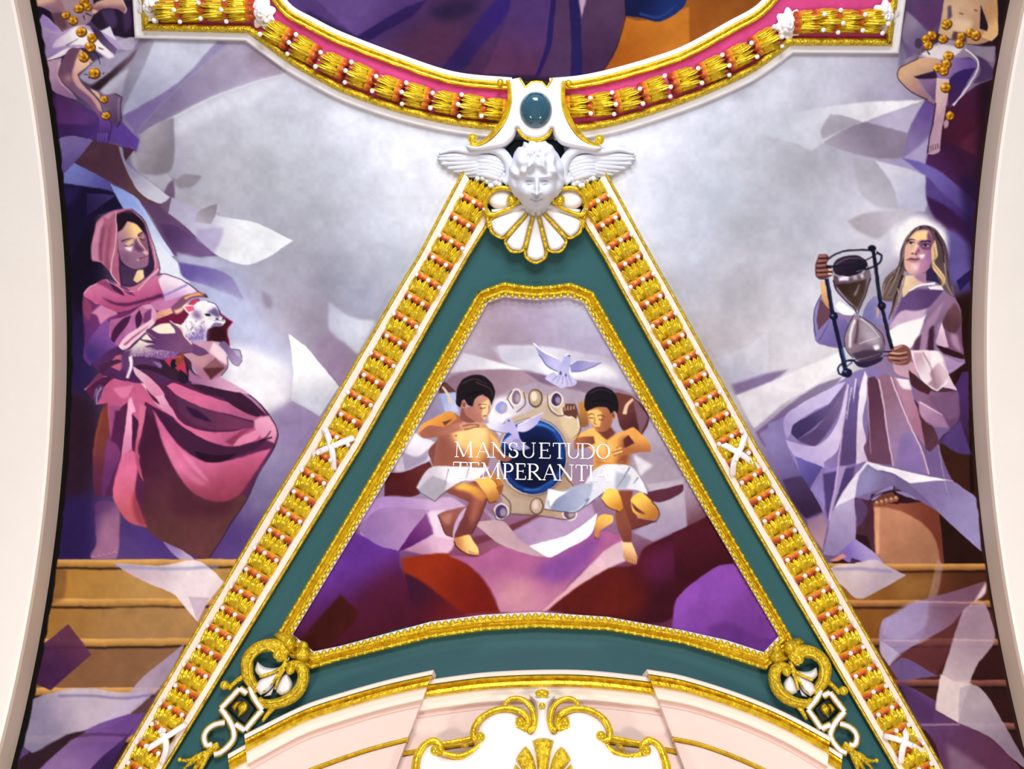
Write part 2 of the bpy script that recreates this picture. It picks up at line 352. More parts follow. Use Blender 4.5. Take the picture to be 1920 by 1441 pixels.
    P('590 275 690 305 768 382 720 402 690 462 560 472 496 440 500 400 545 345', '#a9828c', '#f8d692', '510 430 735 350', soft=2)
    P('475 205 560 172 680 195 770 285 800 430 765 370 690 300 590 268 568 315 520 368 480 392', '#221826')
    P('735 425 790 425 828 560 805 592 745 500', '#86596e'); P('690 470 715 520 782 590 745 615 700 600 670 540', '#694666', soft=2)
    L('705 440 728 500 788 565 802 600', '#f5d6b4', 10, 7)
    L('525 497 600 468 662 458', '#22161e', 14, 5); L('715 432 740 405 772 385', '#22161e', 16, 8)
    P('568 532 600 492 662 468 655 520 592 552', '#d9bd98', soft=1); L('562 540 620 552 658 522', '#271a22', 9, 5)
    P('738 450 775 418 790 450 762 474', '#b18a80'); L('738 458 768 482 792 468', '#271a22', 10, 7)
    P('558 560 655 550 645 612 592 592', '#f6e5ec', soft=1)
    P('742 680 790 640 832 620 832 655', '#b88594'); P('748 694 832 664 812 702 780 710', '#a66e86'); L('733 692 780 672 832 655', '#45242f', 8, 6)
    P('772 612 802 595 832 608 832 640 792 648', '#d9b0b4'); L('778 640 800 648', '#4a2c38', 8)
    P('700 690 735 700 715 722', '#d8bccb', soft=1)
    P('715 822 780 815 786 900 705 957 660 930', '#f8e2b6', '#e9c79a', '760 830 690 940')
    P('780 815 850 870 800 900 786 900', '#3d2a48')
    L('800 295 870 480 905 680 908 790', '#dcaec4', 12, 10); L('948 800 905 845 800 950 710 1047', '#e6b6cc', 20, 10)
    L('640 132 770 240 880 490 962 800 935 872', '#1d1530', 7, 8); L('935 872 1020 858 1250 955 1395 1070', '#2a2444', 7, 9)
    # ------- upper arm and hand over the lamb
    view(200, 530, 6.857)
    P('650 480 860 390 1000 330 1060 270 1100 220 1190 205 1210 270 1000 520 800 540 640 560', '#6e2344'); P('1060 280 1110 220 1200 215 1160 260 1100 280', '#c0456e')
    P('1400 262 1470 380 1625 500 1560 600 1592 810 1500 770 1290 755 1280 620 1400 540', '#4a1c30'); L('1445 340 1500 425 1628 500 1556 600 1588 790', '#bb4a72', 12, 12)
    P('1310 620 1400 560 1500 600 1540 740 1320 740', '#38141f', soft=4)
    P('648 385 820 330 875 350 862 385 760 430 648 485', '#d89a88', '#e8b49a', '660 440 800 350'); L('645 490 760 440 860 392 960 380', '#3a1c30', 6)
    P('830 315 960 190 1050 150 1180 128 1280 150 1308 200 1200 192 1090 205 1040 245 990 320 920 392 858 382', '#835672')
    P('1000 188 1100 148 1240 135 1265 168 1120 172 1010 218', '#e0ae76'); P('872 352 960 318 1062 228 1032 295 962 372 905 392', '#eecaaa', soft=1)
    for i in range(4): L([1180+i*34, 132+i*8, 1230+i*22, 152+i*12, 1270+i*10, 186+i*5], '#3a2430', 5)
    CUR[0] = 2
    # ------- lamb
    P('580 600 700 535 900 525 1000 560 1010 720 1000 880 930 912 850 962 720 992 560 962 330 945 340 1080 280 1232 242 1228 260 1070 205 990 240 890 330 850 420 760', '#f7efdf', '#7d5a8e', '560 700 620 970')
    P('210 900 330 860 300 960 290 1100 200 1150 190 1000', '#5f3f6a', soft=4); P('290 965 338 940 332 1080 278 1230 243 1228 290 1100', '#f1e4ee')
    for k in range(170):
        x = RNG.uniform(330, 940); y = RNG.uniform(840, 960)
        L([x, y, x+RNG.uniform(-10, 14), y+RNG.uniform(14, 30)], '#f0dfe6' if RNG.random() < .5 else '#6a4674', 6, 2, a=.8)
    P('330 960 560 980 700 1020 690 1110 600 1080 480 1060 340 1080', '#5c3d66'); P('590 1020 690 1040 716 1080 690 1110 640 1060', '#8a74a4')
    P('1440 790 1500 752 1545 765 1620 850 1720 900 1752 1000 1702 1072 1630 1042 1560 930', '#7d668e', '#a596b8', '1500 800 1700 1040')
    P('1622 848 1722 868 1744 950 1690 942', '#b4a8c8'); L('1622 848 1722 866 1748 955', '#241c34', 8); L('1560 940 1640 1050 1702 1074 1754 1000', '#241c34', 5)
    P('988 300 1012 278 1132 280 1180 245 1300 238 1400 275 1442 340 1462 400 1522 465 1532 500 1480 550 1350 562 1302 600 1282 742 1100 772 1000 722 1000 600 960 540 1000 510 1070 400 1010 340', '#f6f2f8')
    P('1012 660 1080 690 1130 670 1190 580 1240 550 1292 600 1282 742 1100 772 1012 732', '#745a9a', '#9c8abc', '1040 760 1220 580', soft=8)
    P('1290 385 1340 345 1400 308 1440 352 1478 425 1430 448 1350 402', '#6f608c', soft=4); P('1260 390 1330 396 1350 425 1285 420', '#1d1826'); P('1330 420 1420 440 1390 490 1300 470', '#e9e4f0')
    P('1012 302 1118 290 1135 340 1062 370', '#e06a86'); L('990 300 1030 345 1070 378', '#c9bcd0', 6); P('1115 335 1150 340 1190 370 1232 420 1215 470 1185 475 1120 435', '#6d5284', soft=6, a=.85)
    P('1340 562 1400 512 1502 522 1450 560', '#8577a2'); L('1385 492 1450 480 1524 492', '#352a3c', 6); O(1425, 462, 20, 14, '#4a3c58'); O(1500, 462, 20, 14, '#5a4a64')
    for k in range(170):
        x = RNG.uniform(1030, 1260); y = RNG.uniform(480, 745)
        L([x, y, x+RNG.uniform(-14, 14), y+RNG.uniform(14, 34)], '#3d2c58' if RNG.random() < .55 else '#f2ecf6', 6, 2, a=.75)
    for k in range(40):
        x = RNG.uniform(1180, 1380); y = RNG.uniform(250, 370)
        L([x, y, x+RNG.uniform(-8, 10), y+RNG.uniform(10, 22)], '#8d86a2', 4, 2, a=.6)
    L('1300 240 1400 275 1444 340 1466 400 1530 470', '#241c34', 8)
    CUR[0] = 1
    # ------- lower hand and sleeve
    P('1105 775 1300 760 1390 758 1500 870 1552 950 1556 1092 1480 1192 1340 1252 1200 1200 1060 1020 980 920 1100 900 1250 860', '#c69cb0', '#a87a90', '1200 850 1300 1150')
    P('1380 765 1520 880 1552 1000 1545 1060 1400 950 1320 890', '#f0d6e2', soft=1); P('1238 1092 1400 962 1532 1092 1360 1192', '#8a6066'); P('1238 1092 1400 1085 1532 1092 1340 1245', '#56303a', soft=1)
    P('980 930 1080 1010 1100 1110 1160 1200 1060 1110 1020 1010', '#4a2c40'); P('1020 930 1220 940 1330 900 1240 1080', '#c0959c', soft=3)
    P('1050 1135 1180 1210 1350 1250 1460 1215 1700 1340 1860 1441 1600 1400 1300 1330 1060 1260', '#a06f94', '#cfa3be', '1100 1250 1600 1350')
    P('1100 780 1250 850 1322 912 1200 942 1080 900', '#6d4a72'); L('1556 950 1560 1092 1480 1195', '#241c34', 9)
    P('420 735 490 735 600 745 510 645 520 600 560 590 680 650 780 655 885 652 872 590 800 500 822 483 900 540 972 590 1012 720 1112 780 1100 900 960 902 760 872 560 852 482 830 560 800 640 790 520 770', '#674270', '#7a5478', '600 750 1000 850')
    L('818 490 900 545 968 605 1000 690 1100 795', '#f0dccf', 12, 16); L('510 640 640 712', '#c39aa6', 10, 5); L('430 730 640 768', '#2a1830', 10, 6); L('490 830 640 850', '#d9b0b4', 12, 4); L('430 728 520 745', '#8f6f92', 5)
    CUR[0] = 0
    # ------- painted stair
    view(0, 960, 2.995)
    P('-120 268 300 268 1330 262 1200 560 1000 860 640 1480 560 1800 -330 1800 -330 900', '#96703f', '#7a5848', '500 300 500 900', curve=False)
    ny = [268, 488, 712, 985, 1255, 1530]
    for i, y in enumerate(ny[:-1]):
        y2 = ny[i+1]
        P([-330, y+50, 1330, y+40, 1330, y2, -330, y2+4], ['#a3793f', '#97713f', '#7d5a40', '#5a3c3c', '#3a2434'][i], ['#b08a58', '#a07c5c', '#86644c', '#5d4248', '#3a2434'][i], [300, y+50, 900, y2], curve=False)
        P([-330, y+4, 1330, y-6, 1330, y+36, -330, y+46], '#cda064', '#98703c', [600, y, 600, y+44], curve=False)
        L([-330, y+52, 600, y+48, 1330, y+40], '#251714', 11, soft=1)
    P('290 320 380 330 360 480 270 520', '#6a4a34', soft=4, a=.6)
    P('600 500 1100 540 1100 690 700 700', '#a4814f', soft=20, a=.5)
    P('640 285 900 300 1090 268 1190 320 1262 392 1160 520 1112 615 1050 540 980 462 840 400 720 342', '#bfa9bd', '#e6dbe6', '700 300 1050 420', a=.92)
    L('650 300 930 318 1230 306', '#8f93b4', 18, a=.6, soft=2); P('1060 470 1180 480 1110 612', '#b9a4b8', a=.7)
    P('980 940 1090 1000 990 1240 800 1250', '#8a7a9a', soft=6, a=.3)
    P('385 630 450 710 515 800 400 900 285 1002 205 965 232 760 300 700', '#40224a', '#5d3450', '300 900 420 700', a=.92)
    P('150 1085 300 1012 480 985 660 1010 860 1010 640 1190 500 1222 380 1250 280 1320 180 1352 120 1290', '#8a84a0', '#bdb2c2', '200 1200 480 1080', a=.93)
    P('1040 740 960 900 860 1020 640 1200 500 1225 640 1120 800 930', '#a999b6', '#b9aec6', '900 850 640 1180', a=.85)
    L('330 1030 500 1030 700 1045 860 1020', '#6a6290', 14, a=.6, soft=2)
    P('480 1228 700 1140 815 1128 760 1240 700 1290 600 1441 480 1600 100 1600 220 1441', '#6a4a88', '#8a6f9c', '700 1180 300 1441', a=.95)
    P('815 1128 880 1010 930 960 700 1300 560 1600 470 1600 510 1441 700 1270', '#3a2450', '#57407a', '600 1441 850 1050', a=.95)
    L('380 1262 560 1250 720 1258', '#4a2c50', 16, a=.6, soft=2)
    P('-60 1600 70 1441 180 1360 380 1250 490 1232 380 1300 220 1441 100 1600', '#33202a', soft=1)
    P('90 1275 170 1345 100 1400 60 1441 60 1380', '#5a4878'); P('110 1230 150 1090 135 1240', '#4a3a5a')
    # ------- youth with garland of roses, upper left
    CUR[0] = 3
    view(60, 0, 5.146)
    P('-200 -400 560 -400 600 100 540 230 420 262 300 305 240 260 190 125 60 60 -200 0', '#8a6e7e', '#9c8292', '250 150 550 100')
    P('160 -300 560 -300 560 40 420 180 320 120', '#a88f98', soft=6); P('180 130 300 120 350 260 300 300 240 250', '#5f4550', soft=4)
    P('-100 -60 280 15 322 100 302 122 240 72 60 62 -100 60', '#dcb8a4', '#9c7684', '100 10 120 70')
    P('590 65 640 20 870 -40 912 90 890 132 830 92 700 82 622 122 590 142', '#d0a99c', '#8c6672', '720 20 720 90'); L('870 -20 912 90 890 132', '#e4c8c0', 8)
    P('590 90 640 110 600 140 575 130', '#dcb4a4')
    P('70 225 108 140 180 190 290 310 500 245 660 300 750 255 820 390 960 480 880 482 800 470 795 550 740 572 600 482 400 472 300 532 130 602 108 450', '#b5a2c6', '#9684ae', '300 250 150 500')
    P('70 225 108 145 170 190 270 300 200 300 120 260', '#9a86ba', soft=2)
    P('230 400 330 330 440 262 600 325 700 420 760 500 796 545 740 562 600 462 480 440 380 442 200 470', '#f5eff4', '#cfc0d6', '420 330 200 430', soft=1)
    for i in range(5): L([130+i*8, 330+i*50, 230, 345+i*34, 380, 330+i*22], '#8f7cac', 9, 2, a=.6, soft=1)
    P('560 262 640 290 720 370 822 472 802 525 720 460 640 382', '#453552', '#6d5a80', '600 300 800 480'); P('662 300 750 258 818 392 760 360', '#dcd8e6')
    P('822 400 960 360 1040 380 960 480 880 478', '#b9b1c8'); P('130 592 350 470 500 458 410 480 300 540 210 575', '#ece2f2'); L('330 450 400 410 450 380', '#4a4054', 12, 4)
    P('140 602 290 560 262 680 272 780 420 920 445 962 260 912 180 835', '#b598b0', '#8f7094', '230 650 300 900'); L('275 600 255 700 275 790 400 905', '#e8cdc2', 16, 5, soft=1)
    P('375 472 470 480 592 600 438 722 480 800 640 960 692 1080 660 1182 640 1120 560 1012 400 880 300 800 250 722 290 590', '#6f5068', '#7d5e80', '300 600 450 900')
    P('470 480 592 600 438 722 480 800 640 960 690 1078 650 1060 560 930 430 830 385 740 410 620', '#ecc9b0', '#caa2a0', '520 580 420 820', soft=2)
    P('310 740 370 720 380 790 330 800', '#b08a88', soft=6); L('592 602 438 722 482 802 642 962 692 1082', '#271c2a', 5); L('258 912 360 945 520 1022', '#3a2440', 6)
    P('560 850 680 912 800 898 862 935 850 1050 862 1150 822 1232 780 1190 742 1062 682 1012 622 922', '#75607c', '#55405f', '700 930 830 1190'); P('562 852 640 890 660 950 620 922', '#dcb8a8'); L('800 900 866 935 852 1050 864 1150 822 1234', '#1d1728', 6); L('840 940 832 1060 840 1170', '#a595b4', 10, 4, soft=1)
    P('660 1080 740 1120 772 1180 742 1382 690 1392 620 1362 650 1240', '#6a4c8c', '#4a3474', '680 1120 680 1380'); L('742 1150 770 1200 745 1380', '#1d1728', 5)
    for i in range(4): L([650+i*25, 1290, 642+i*26, 1340, 645+i*27, 1375], '#8f78b4', 7, 4)
    for x, y, r in ((330, 150, 40), (400, 205, 46), (455, 85, 46), (505, 15, 44), (540, 70, 40), (480, 312, 50), (582, 366, 46), (565, 455, 52), (500, 552, 50), (600, 705, 54), (695, 955, 38), (715, 1118, 42)): rose(x, y, r, RNG.uniform(-.5, .5))
    for t in ('600 500 640 540 660 620', '560 600 570 610', '500 720 540 720', '540 740 560 760', '680 710 700 700', '650 460 700 480', '520 130 580 160', '500 150 510 200'): L(t, '#2a2030', 12, 6)
    CUR[0] = 0

def paint_right():
    field(cps('1150,290,#eef0fa 1250,260,#dfe3f2 1330,230,#d3d9e8 1450,150,#d4d8e6 1560,140,#c9cbdb 1640,130,#c5c4d8 1680,200,#a9a3bd 1400,300,#b5b9c4 '
        '1500,330,#a9abb4 1350,360,#bcc4d2 1250,400,#d0d7e8 1180,420,#dfe3f0 1300,450,#c5cbdc 1400,430,#adb0ba 1500,420,#b4b7c4 1580,400,#c6c8d6 1640,380,#cfcfe0 1660,430,#f4f4fb '
        '1300,540,#b3b5c4 1400,540,#a9a7b0 1470,520,#b9b9c6 1530,560,#e3e5f0 1340,620,#aaa6ac 1420,620,#c4c1c8 1480,640,#dcdbe4 1540,700,#f6f5f8 1420,700,#b5b0ba '
        '1480,720,#d8d5dc 1400,760,#b8b3bd 1450,790,#8f83a0 1440,860,#7a6f98 1500,860,#8d84ab 1480,950,#5a4a70 1520,1010,#6d5580 1760,60,#3a2438 1820,250,#3a1c38 '
        '1800,330,#3d2350 1830,400,#2c1a44 1790,480,#4f4680 1820,600,#2c1c28 1820,700,#2f1720 1830,850,#3a2545 1820,950,#2c150f 1830,1030,#2c1410 1700,1000,#6a4440 '
        '1980,700,#241418 1980,200,#2a1828 1980,1300,#2a1818 1650,1200,#6d4d40 1750,1350,#5a4050 1300,900,#8d84ab 1300,-60,#d0d4e4 1720,-60,#4a3448'), 985, -MG, 1920+MG, 1441+MG)
    view(1280, 0, 3)
    P('1262 0 1480 0 1440 170 1330 290 1240 340 1225 240', '#574468', '#6d5c80', '1300 50 1300 280', soft=1)
    P('1262 60 1330 120 1400 200 1300 290 1240 210', '#8d8298', '#6f6284', '1280 120 1360 230', soft=2); P('1300 20 1480 0 1450 120 1400 180 1330 110', '#5d3f68', soft=4)
    P('1225 240 1260 300 1240 400 1215 410 1220 330', '#7d7490', soft=3)
    P('1770 0 1900 0 1800 400 1760 260', '#2a1a22')
    P('1360 560 1500 600 1640 480 1760 420 1800 420 1720 700 1690 900 1660 1150 1640 1320 1500 1150 1400 1080 1370 930 1400 740', '#48213f', '#331a38', '1600 560 1560 1100', soft=1)
    P('1500 640 1700 640 1690 880 1540 930 1440 880', '#4a1c30', soft=20, a=.7); P('1560 820 1680 700 1670 900 1590 930', '#5d3048', soft=6, a=.5)
    P('385 725 560 652 830 600 1000 578 1180 568 1372 562 1200 622 1010 692 880 750 800 800 720 852 650 812 500 772', '#c2c5d2', '#ecebf2', '600 720 1250 590', soft=1)
    P('830 645 900 650 1010 685 880 745 790 785 780 740', '#a8a4b2', soft=2); P('1010 690 1100 700 1270 742 1252 890 1080 892 900 850 795 805 880 750', '#8b8196', '#a69fb0', '1050 720 850 830', soft=2)
    P('1140 645 1368 568 1300 680 1270 750 1040 690', '#b5afc8', soft=1); P('1370 560 1425 600 1400 762 1240 892 1265 770 1310 660', '#6a5490', '#8577a0', '1400 600 1280 840', soft=1)
    P('1240 890 1400 760 1370 900 1370 985 1080 905', '#a9a0c4', soft=3)
    P('1400 745 1690 900 1650 1180 1500 1070 1380 985 1368 940', '#3a1c3a', '#4d2c58', '1560 880 1420 1000', soft=1)
    P('1230 888 1380 925 1500 1000 1660 1160 1650 1270 1480 1110 1372 995', '#7267a8', '#54447e', '1350 940 1620 1200', soft=2)
    P('960 890 1080 908 1130 960 1190 1060 1220 1172 1100 1162 1000 1080', '#a9a8b3', a=.6, soft=4)
    P('1080 905 1250 945 1372 985 1385 1120 1365 1190 1220 1172 1190 1060 1140 980', '#d9d9e8', '#b9b9d0', '1150 960 1330 1150', soft=1)
    P('1370 985 1480 1100 1650 1262 1640 1320 1520 1230 1420 1210 1375 1110', '#5c4a86', '#44306a', '1400 1050 1600 1280', soft=1)
    P('1372 1100 1480 1160 1640 1310 1610 1440 1500 1300 1420 1225', '#3c2048', soft=4)
    P('930 1245 1050 1192 1330 1172 1220 1240 1105 1342 990 1300', '#a9a3ae', '#c4c1ce', '960 1240 1200 1280', soft=4)
    P('1150 1300 1170 1310 1160 1440 1060 1440 1120 1370', '#c0c2d4', soft=6, a=.6); P('1230 1260 1330 1210 1480 1300 1510 1440 1200 1440 1190 1340', '#f6f6fc', soft=10)
    P('1500 1290 1560 1340 1640 1440 1510 1440', '#7d78b8', soft=8)
    view(1280, 360, 3)
    P('1500 210 1640 330 1630 440 1540 520 1500 480', '#655a96', soft=8); P('1540 500 1640 420 1630 480 1560 560', '#2c2050'); P('1560 560 1632 500 1630 580 1560 610', '#4a3d74', soft=2)
    P('480 775 380 860 190 945 270 1085 400 1060 480 1010', '#cfcfdc', '#b0b0c2', '430 850 280 1040', soft=1)
    P('200 940 480 770 485 1000 620 930 880 890 900 930 620 1010 480 1010', '#c8c6ce', soft=12, a=.4)
    P('275 1085 480 1022 600 1000 500 1070 300 1145', '#7f6f92', soft=3); P('300 1145 500 1070 700 980 890 900 900 960 760 1080 560 1200 400 1330', '#d0cdd6', '#efedf2', '380 1230 820 980', soft=2)
    P('410 1350 560 1230 760 1090 900 1040 860 1090 640 1230 580 1290 580 1440 470 1440', '#6f5a80', '#8b7f9c', '440 1340 800 1090', soft=1)
    P('430 1360 580 1260 580 1440 470 1440', '#857aa6', soft=4)
    view(1440, 680, 3.695)
    P('0 420 125 370 120 540 200 720 290 870 380 1030 300 1120 240 1080 0 700', '#857ca8', '#5f5080', '60 450 250 950')
    P('100 810 300 770 380 1030 260 1080 160 950', '#4a3a5c', '#34243f', '200 800 300 1050', soft=2); P('270 1090 400 1040 420 1090 380 1300 300 1180', '#8a7088', '#a58a98', '300 1080 380 1250')
    view(0, 0, 1); P('1780 560 1830 545 2030 545 2030 1060 1830 1060 1815 900 1790 760', '#26120e', soft=8, a=.92); P('1800 330 2030 330 2030 560 1825 560', '#241638', soft=10, a=.7); P('1840 -110 2030 -110 2030 340 1830 340', '#241420', soft=10, a=.85); view(1440, 680, 3.695)
    # pedestal under the foot
    P('600 920 740 905 880 880 1060 960 1190 1040 1500 1300 1500 1400 430 1400 600 1200', '#2e1620')
    P('1190 560 1410 660 1440 950 1250 810', '#3a2018'); P('1350 60 1412 60 1412 660 1200 560 1240 300', '#4a3060', '#3a2430', '1300 300 1400 600'); P('1390 0 1412 0 1430 900 1400 900', '#1c0d0c')
    P('690 930 740 980 745 1390 690 1200 610 1190 605 940', '#4a2c38'); P('606 940 640 930 690 1010 660 1100 606 1150', '#5c4468', soft=1)
    P('728 965 900 980 1180 960 1195 1100 1225 1392 800 1392 750 1330', '#8a5340', '#6d3a30', '800 1000 1190 1050'); P('1180 985 1490 1290 1500 1392 1225 1392', '#28120e')
    P('735 1000 800 1000 900 1025 1000 1070 1095 1140 1165 1240 1200 1392 800 1392 750 1340', '#b9866c', '#9c7058', '780 1050 1000 1392', soft=1); P('735 1000 775 1000 770 1320 750 1330', '#d3a080', soft=2)
    # ------- woman with the hourglass: gown
    CUR[0] = 4
    P('120 530 125 365 300 270 480 150 560 90 640 50 800 20 960 60 1050 130 1130 200 1320 200 1325 380 1260 462 1180 545 1200 640 1280 820 1440 950 1485 1305 1190 1045 1050 962 960 920 870 862 740 880 700 950 605 930 605 1190 480 1330 380 1330 420 1150 380 1030 290 870 200 720', '#8d7fb0', '#75628e', '300 400 1000 800')
    P('125 365 480 155 545 130 470 260 330 330 180 430 160 490 125 530', '#c9bee2', '#a99cc8', '300 280 200 480')
    P('160 490 180 428 300 360 420 290 545 135 480 300 330 440 205 535', '#42375f', '#6a5c88', '220 480 450 250')
    P('205 535 340 445 480 270 548 140 540 220 470 400 340 572 250 560', '#57476e', '#7a6890', '300 520 500 250', soft=1)
    P('125 540 340 575 480 425 555 145 565 150 545 330 482 610 388 690 435 735 260 692 165 625', '#d6cae8', '#b5a7d0', '450 450 250 660')
    P('190 650 380 720 290 870 220 760', '#6b64a4', '#564a86', '230 680 320 820'); P('388 690 435 735 480 720 380 1030 370 960 290 880 390 760', '#8f80b8')
    P('380 770 600 720 610 700 570 850 460 1010 420 1090 400 1020', '#4f3f6e', soft=1); P('480 720 545 710 500 860 430 1090 420 1060 460 860', '#a08fb8')
    P('500 715 530 400 582 180 598 290 622 140 642 200 622 500 615 695 545 712', '#6a5c8c', '#5a4a72', '560 300 560 700'); L('545 330 500 600 470 860 425 1090', '#c2aac8', 10, 7)
    L('585 170 560 320 550 400', '#d9cfe8', 8, 4); L('612 110 600 250', '#e8e0f2', 10, 3)
    P('640 200 672 60 692 110 690 220 660 400 684 545 664 592 692 682 612 702 620 450', '#f1eaf6', '#d3c2da', '660 150 640 680')
    P('690 110 740 98 782 150 822 430 862 705 700 692 668 592 690 540 702 300', '#5a3a4e', '#6d4c62', '740 150 780 650'); L('690 120 700 340 716 640', '#b49cba', 9, 4)
    P('768 100 850 60 900 200 950 350 1045 560 1110 770 1050 760 872 722 832 500 800 250', '#8f6d80', '#9c84a8', '830 150 980 650')
    P('880 720 920 500 1000 480 1110 770 1000 770', '#8a76a8', soft=4); L('768 115 800 260 832 500 866 715', '#d8c2d4', 11, 8); L('850 100 950 350 1060 600 1112 775', '#dcc0ce', 11, 8)
    P('850 55 960 90 1012 250 1062 400 1088 585 1000 445 920 240', '#b08a9e', '#a3768e', '900 100 1050 500'); P('800 25 960 60 995 185 930 175 870 80', '#f2e8f0', soft=2)
    P('1010 250 1110 370 1182 540 1120 620 1088 590 1062 400', '#45282e', '#5a3a48', '1050 300 1130 560'); P('1030 140 1130 200 1320 200 1325 380 1260 460 1230 420 1120 330 1010 240', '#8c6a88', '#6a4a6c', '1080 200 1300 350')
    P('1040 260 1200 350 1255 455 1140 430 1060 360', '#b592b0', '#9c7a9c', '1080 290 1200 420', soft=1); P('1110 230 1200 230 1320 210 1320 370 1260 400 1180 320', '#7a5c7c', soft=3); L('1050 270 1210 360', '#e6d2e2', 9, 4)
    P('1200 550 1260 460 1330 400 1412 640 1300 620', '#544074', soft=2)
    # light sheets below
    P('460 1010 520 900 610 772 686 684 870 730 1100 788 1285 820 1140 830 1000 840 960 825 860 765 745 742 650 790 610 932', '#f3eff7', '#dcd6e4', '900 780 560 950')
    P('608 932 630 785 690 702 760 742 870 790 972 832 1055 962 960 915 872 855 745 882', '#8a81aa', '#76688e', '680 760 900 850'); P('640 760 700 740 760 780 700 860 640 870', '#9a9ac0', soft=12, a=.6)
    P('970 838 1260 818 1350 870 1445 950 1485 1305 1190 1048 1100 950', '#83749f', '#9a92bc', '1080 880 1420 1150')
    P('460 1012 605 930 606 1190 604 1222 480 1330 380 1330 422 1150', '#b0a4c4', '#8d80a6', '560 960 430 1300'); P('480 1325 606 1220 720 1300 810 1392 560 1382', '#7f6db0', '#a496c4', '560 1340 680 1290'); P('430 1370 520 1320 548 1340 480 1375', '#c98d80'); P('570 1385 580 1350 700 1392', '#4a2c44')
    L('1180 570 1210 760 1240 900', '#c9b6d2', 8, 4, a=.6)
    P('728 965 770 920 860 895 890 940 885 965 760 992', '#6b4338')
    for i in range(5): O(752+i*34, 972-i*7, 17, 20, '#8d5f4c'); O(750+i*34, 964-i*7, 8, 8, '#dba684')
    P('700 945 780 880 865 852 872 890 960 905 1040 962 900 910 870 880 790 905 735 950', '#9384b4'); L('700 948 770 905 865 882 872 855', '#1d1428', 6)
    # ------- upper body
    view(1500, 400, 4.803)
    P('130 1100 132 880 200 720 270 860 370 902 480 922 560 942 600 830 680 748 760 780 830 800 930 750 1040 690 1220 620 1290 660 1370 650 1402 770 1452 880 1462 1100 1482 1290 1492 1340 1370 1432 1200 1500 800 1460 440 1200 380 1222 260 1202 150 1162', '#8d7a9c')
    P('130 1100 132 880 198 725 160 1050 285 900 350 920 440 1000 420 1215 300 1202 150 1162', '#958cc0', '#6f6496', '200 900 380 1100'); P('188 770 270 860 292 925 170 1055 158 950', '#674858'); L('140 1110 135 885 200 725', '#2a2440', 6); L('170 1150 250 1020 290 930', '#5a5080', 10, 4)
    P('600 830 680 748 740 770 830 800 830 960 790 1010 700 1000 560 940', '#7f7cae', '#a096c2', '600 900 800 830')
    P('320 840 355 795 500 890 522 922 390 912', '#f6f5fb')
    P('188 600 245 620 272 865 232 820 200 735', '#dcb58c', '#c39468', '200 650 260 830')
    P('840 970 930 755 1080 680 1300 690 1182 832 1100 872 1000 882 900 890', '#6a5280', '#57406a', '950 800 1200 740', soft=1)
    P('830 980 920 885 1050 882 1150 860 1090 960 940 1010 800 1040', '#cdb3cc', soft=1); P('800 1060 900 1005 1100 942 1145 900 1085 1080 1000 1222 940 1192 840 1200', '#fffaff', soft=1)
    P('1150 900 1330 700 1402 770 1452 880 1462 1090 1475 1285 1250 1195 1292 960 1242 1000 1205 1235 1000 1235 1095 1080', '#8d7290', '#72526e', '1200 850 1400 1200')
    P('1100 1060 1180 930 1300 790 1260 900 1190 1060 1130 1240 1040 1235', '#a587a6', soft=2); P('1168 1050 1212 1000 1205 1245 1150 1245', '#44263a', soft=1); P('1040 1150 1100 1090 1080 1240 1030 1240', '#5a3c54', soft=2)
    P('1282 1000 1330 880 1400 800 1462 960 1402 1085 1330 1062', '#5a3c46', '#6d4c54', '1330 1000 1420 880', soft=2); P('1228 1165 1282 980 1302 1050 1345 1205 1270 1205', '#ecd5e4', '#d3b4cc', '1290 1010 1280 1190'); P('1360 1080 1420 1100 1460 1260 1380 1180', '#a98aa8', soft=3)
    P('1228 1190 1300 1205 1482 1272 1482 1312 1300 1262', '#321820'); P('1250 1250 1320 1290 1492 1340 1372 1432 1300 1332', '#b096bc', '#8a6c98', '1330 1310 1430 1380')
    P('1000 1235 1090 1262 1250 1258 1302 1340 1345 1450 1420 1600 1110 1500 1020 1330', '#f6eaf2', '#e0c9da', '1150 1280 1250 1450')
    view(1280, 360, 3)
    P('1285 892 1440 898 1480 960 1500 1060 1430 1122 1365 1085 1312 1000', '#f3e6ef'); P('1370 1080 1390 1020 1440 958 1470 990 1490 1050 1430 1115', '#a98c9c', '#d9c3d0', '1400 1060 1480 1020', soft=2); P('1300 905 1345 905 1400 1060 1372 1085 1318 1000', '#c9adbc', '#efe2ea', '1310 950 1380 1000', soft=2); L('1352 902 1400 1000 1420 1100', '#8d6c7c', 7, 3, soft=1); L('1440 900 1478 965 1496 1060', '#b795aa', 9, 4, soft=1); P('1395 900 1440 900 1470 950 1430 960 1400 990', '#fdf6fa', soft=2)
    P('1490 940 1590 960 1500 1020', '#a890b8'); P('1180 940 1300 960 1330 1060 1200 1020', '#c7a4b4'); P('1270 1000 1340 1060 1400 1110 1380 1140 1290 1090', '#4a2a34')
    # hand on the glass base
    view(1500, 400, 4.803)
    P('790 1290 830 1222 930 1183 990 1222 1005 1300 965 1362 880 1362 800 1335', '#7d5350'); L('812 1255 900 1262 965 1250', '#d9ac94', 18, 8); L('800 1300 890 1305 970 1295', '#c89a86', 18, 8); L('830 1340 900 1345 960 1330', '#b4847a', 14, 8); L('850 1222 930 1192', '#dcb098', 14, 8); L('815 1278 900 1284 970 1274', '#2c1820', 6); L('830 1322 900 1326', '#2c1820', 6)
    # ------- hair and face
    P('740 770 757 620 800 555 890 460 905 330 955 215 1040 128 1120 103 1210 130 1290 230 1332 350 1346 560 1392 765 1300 690 1250 600 1200 480 1180 560 940 520 925 600 880 760 800 985 842 800 770 795', '#57474e', '#6a5a5c', '900 300 850 700')
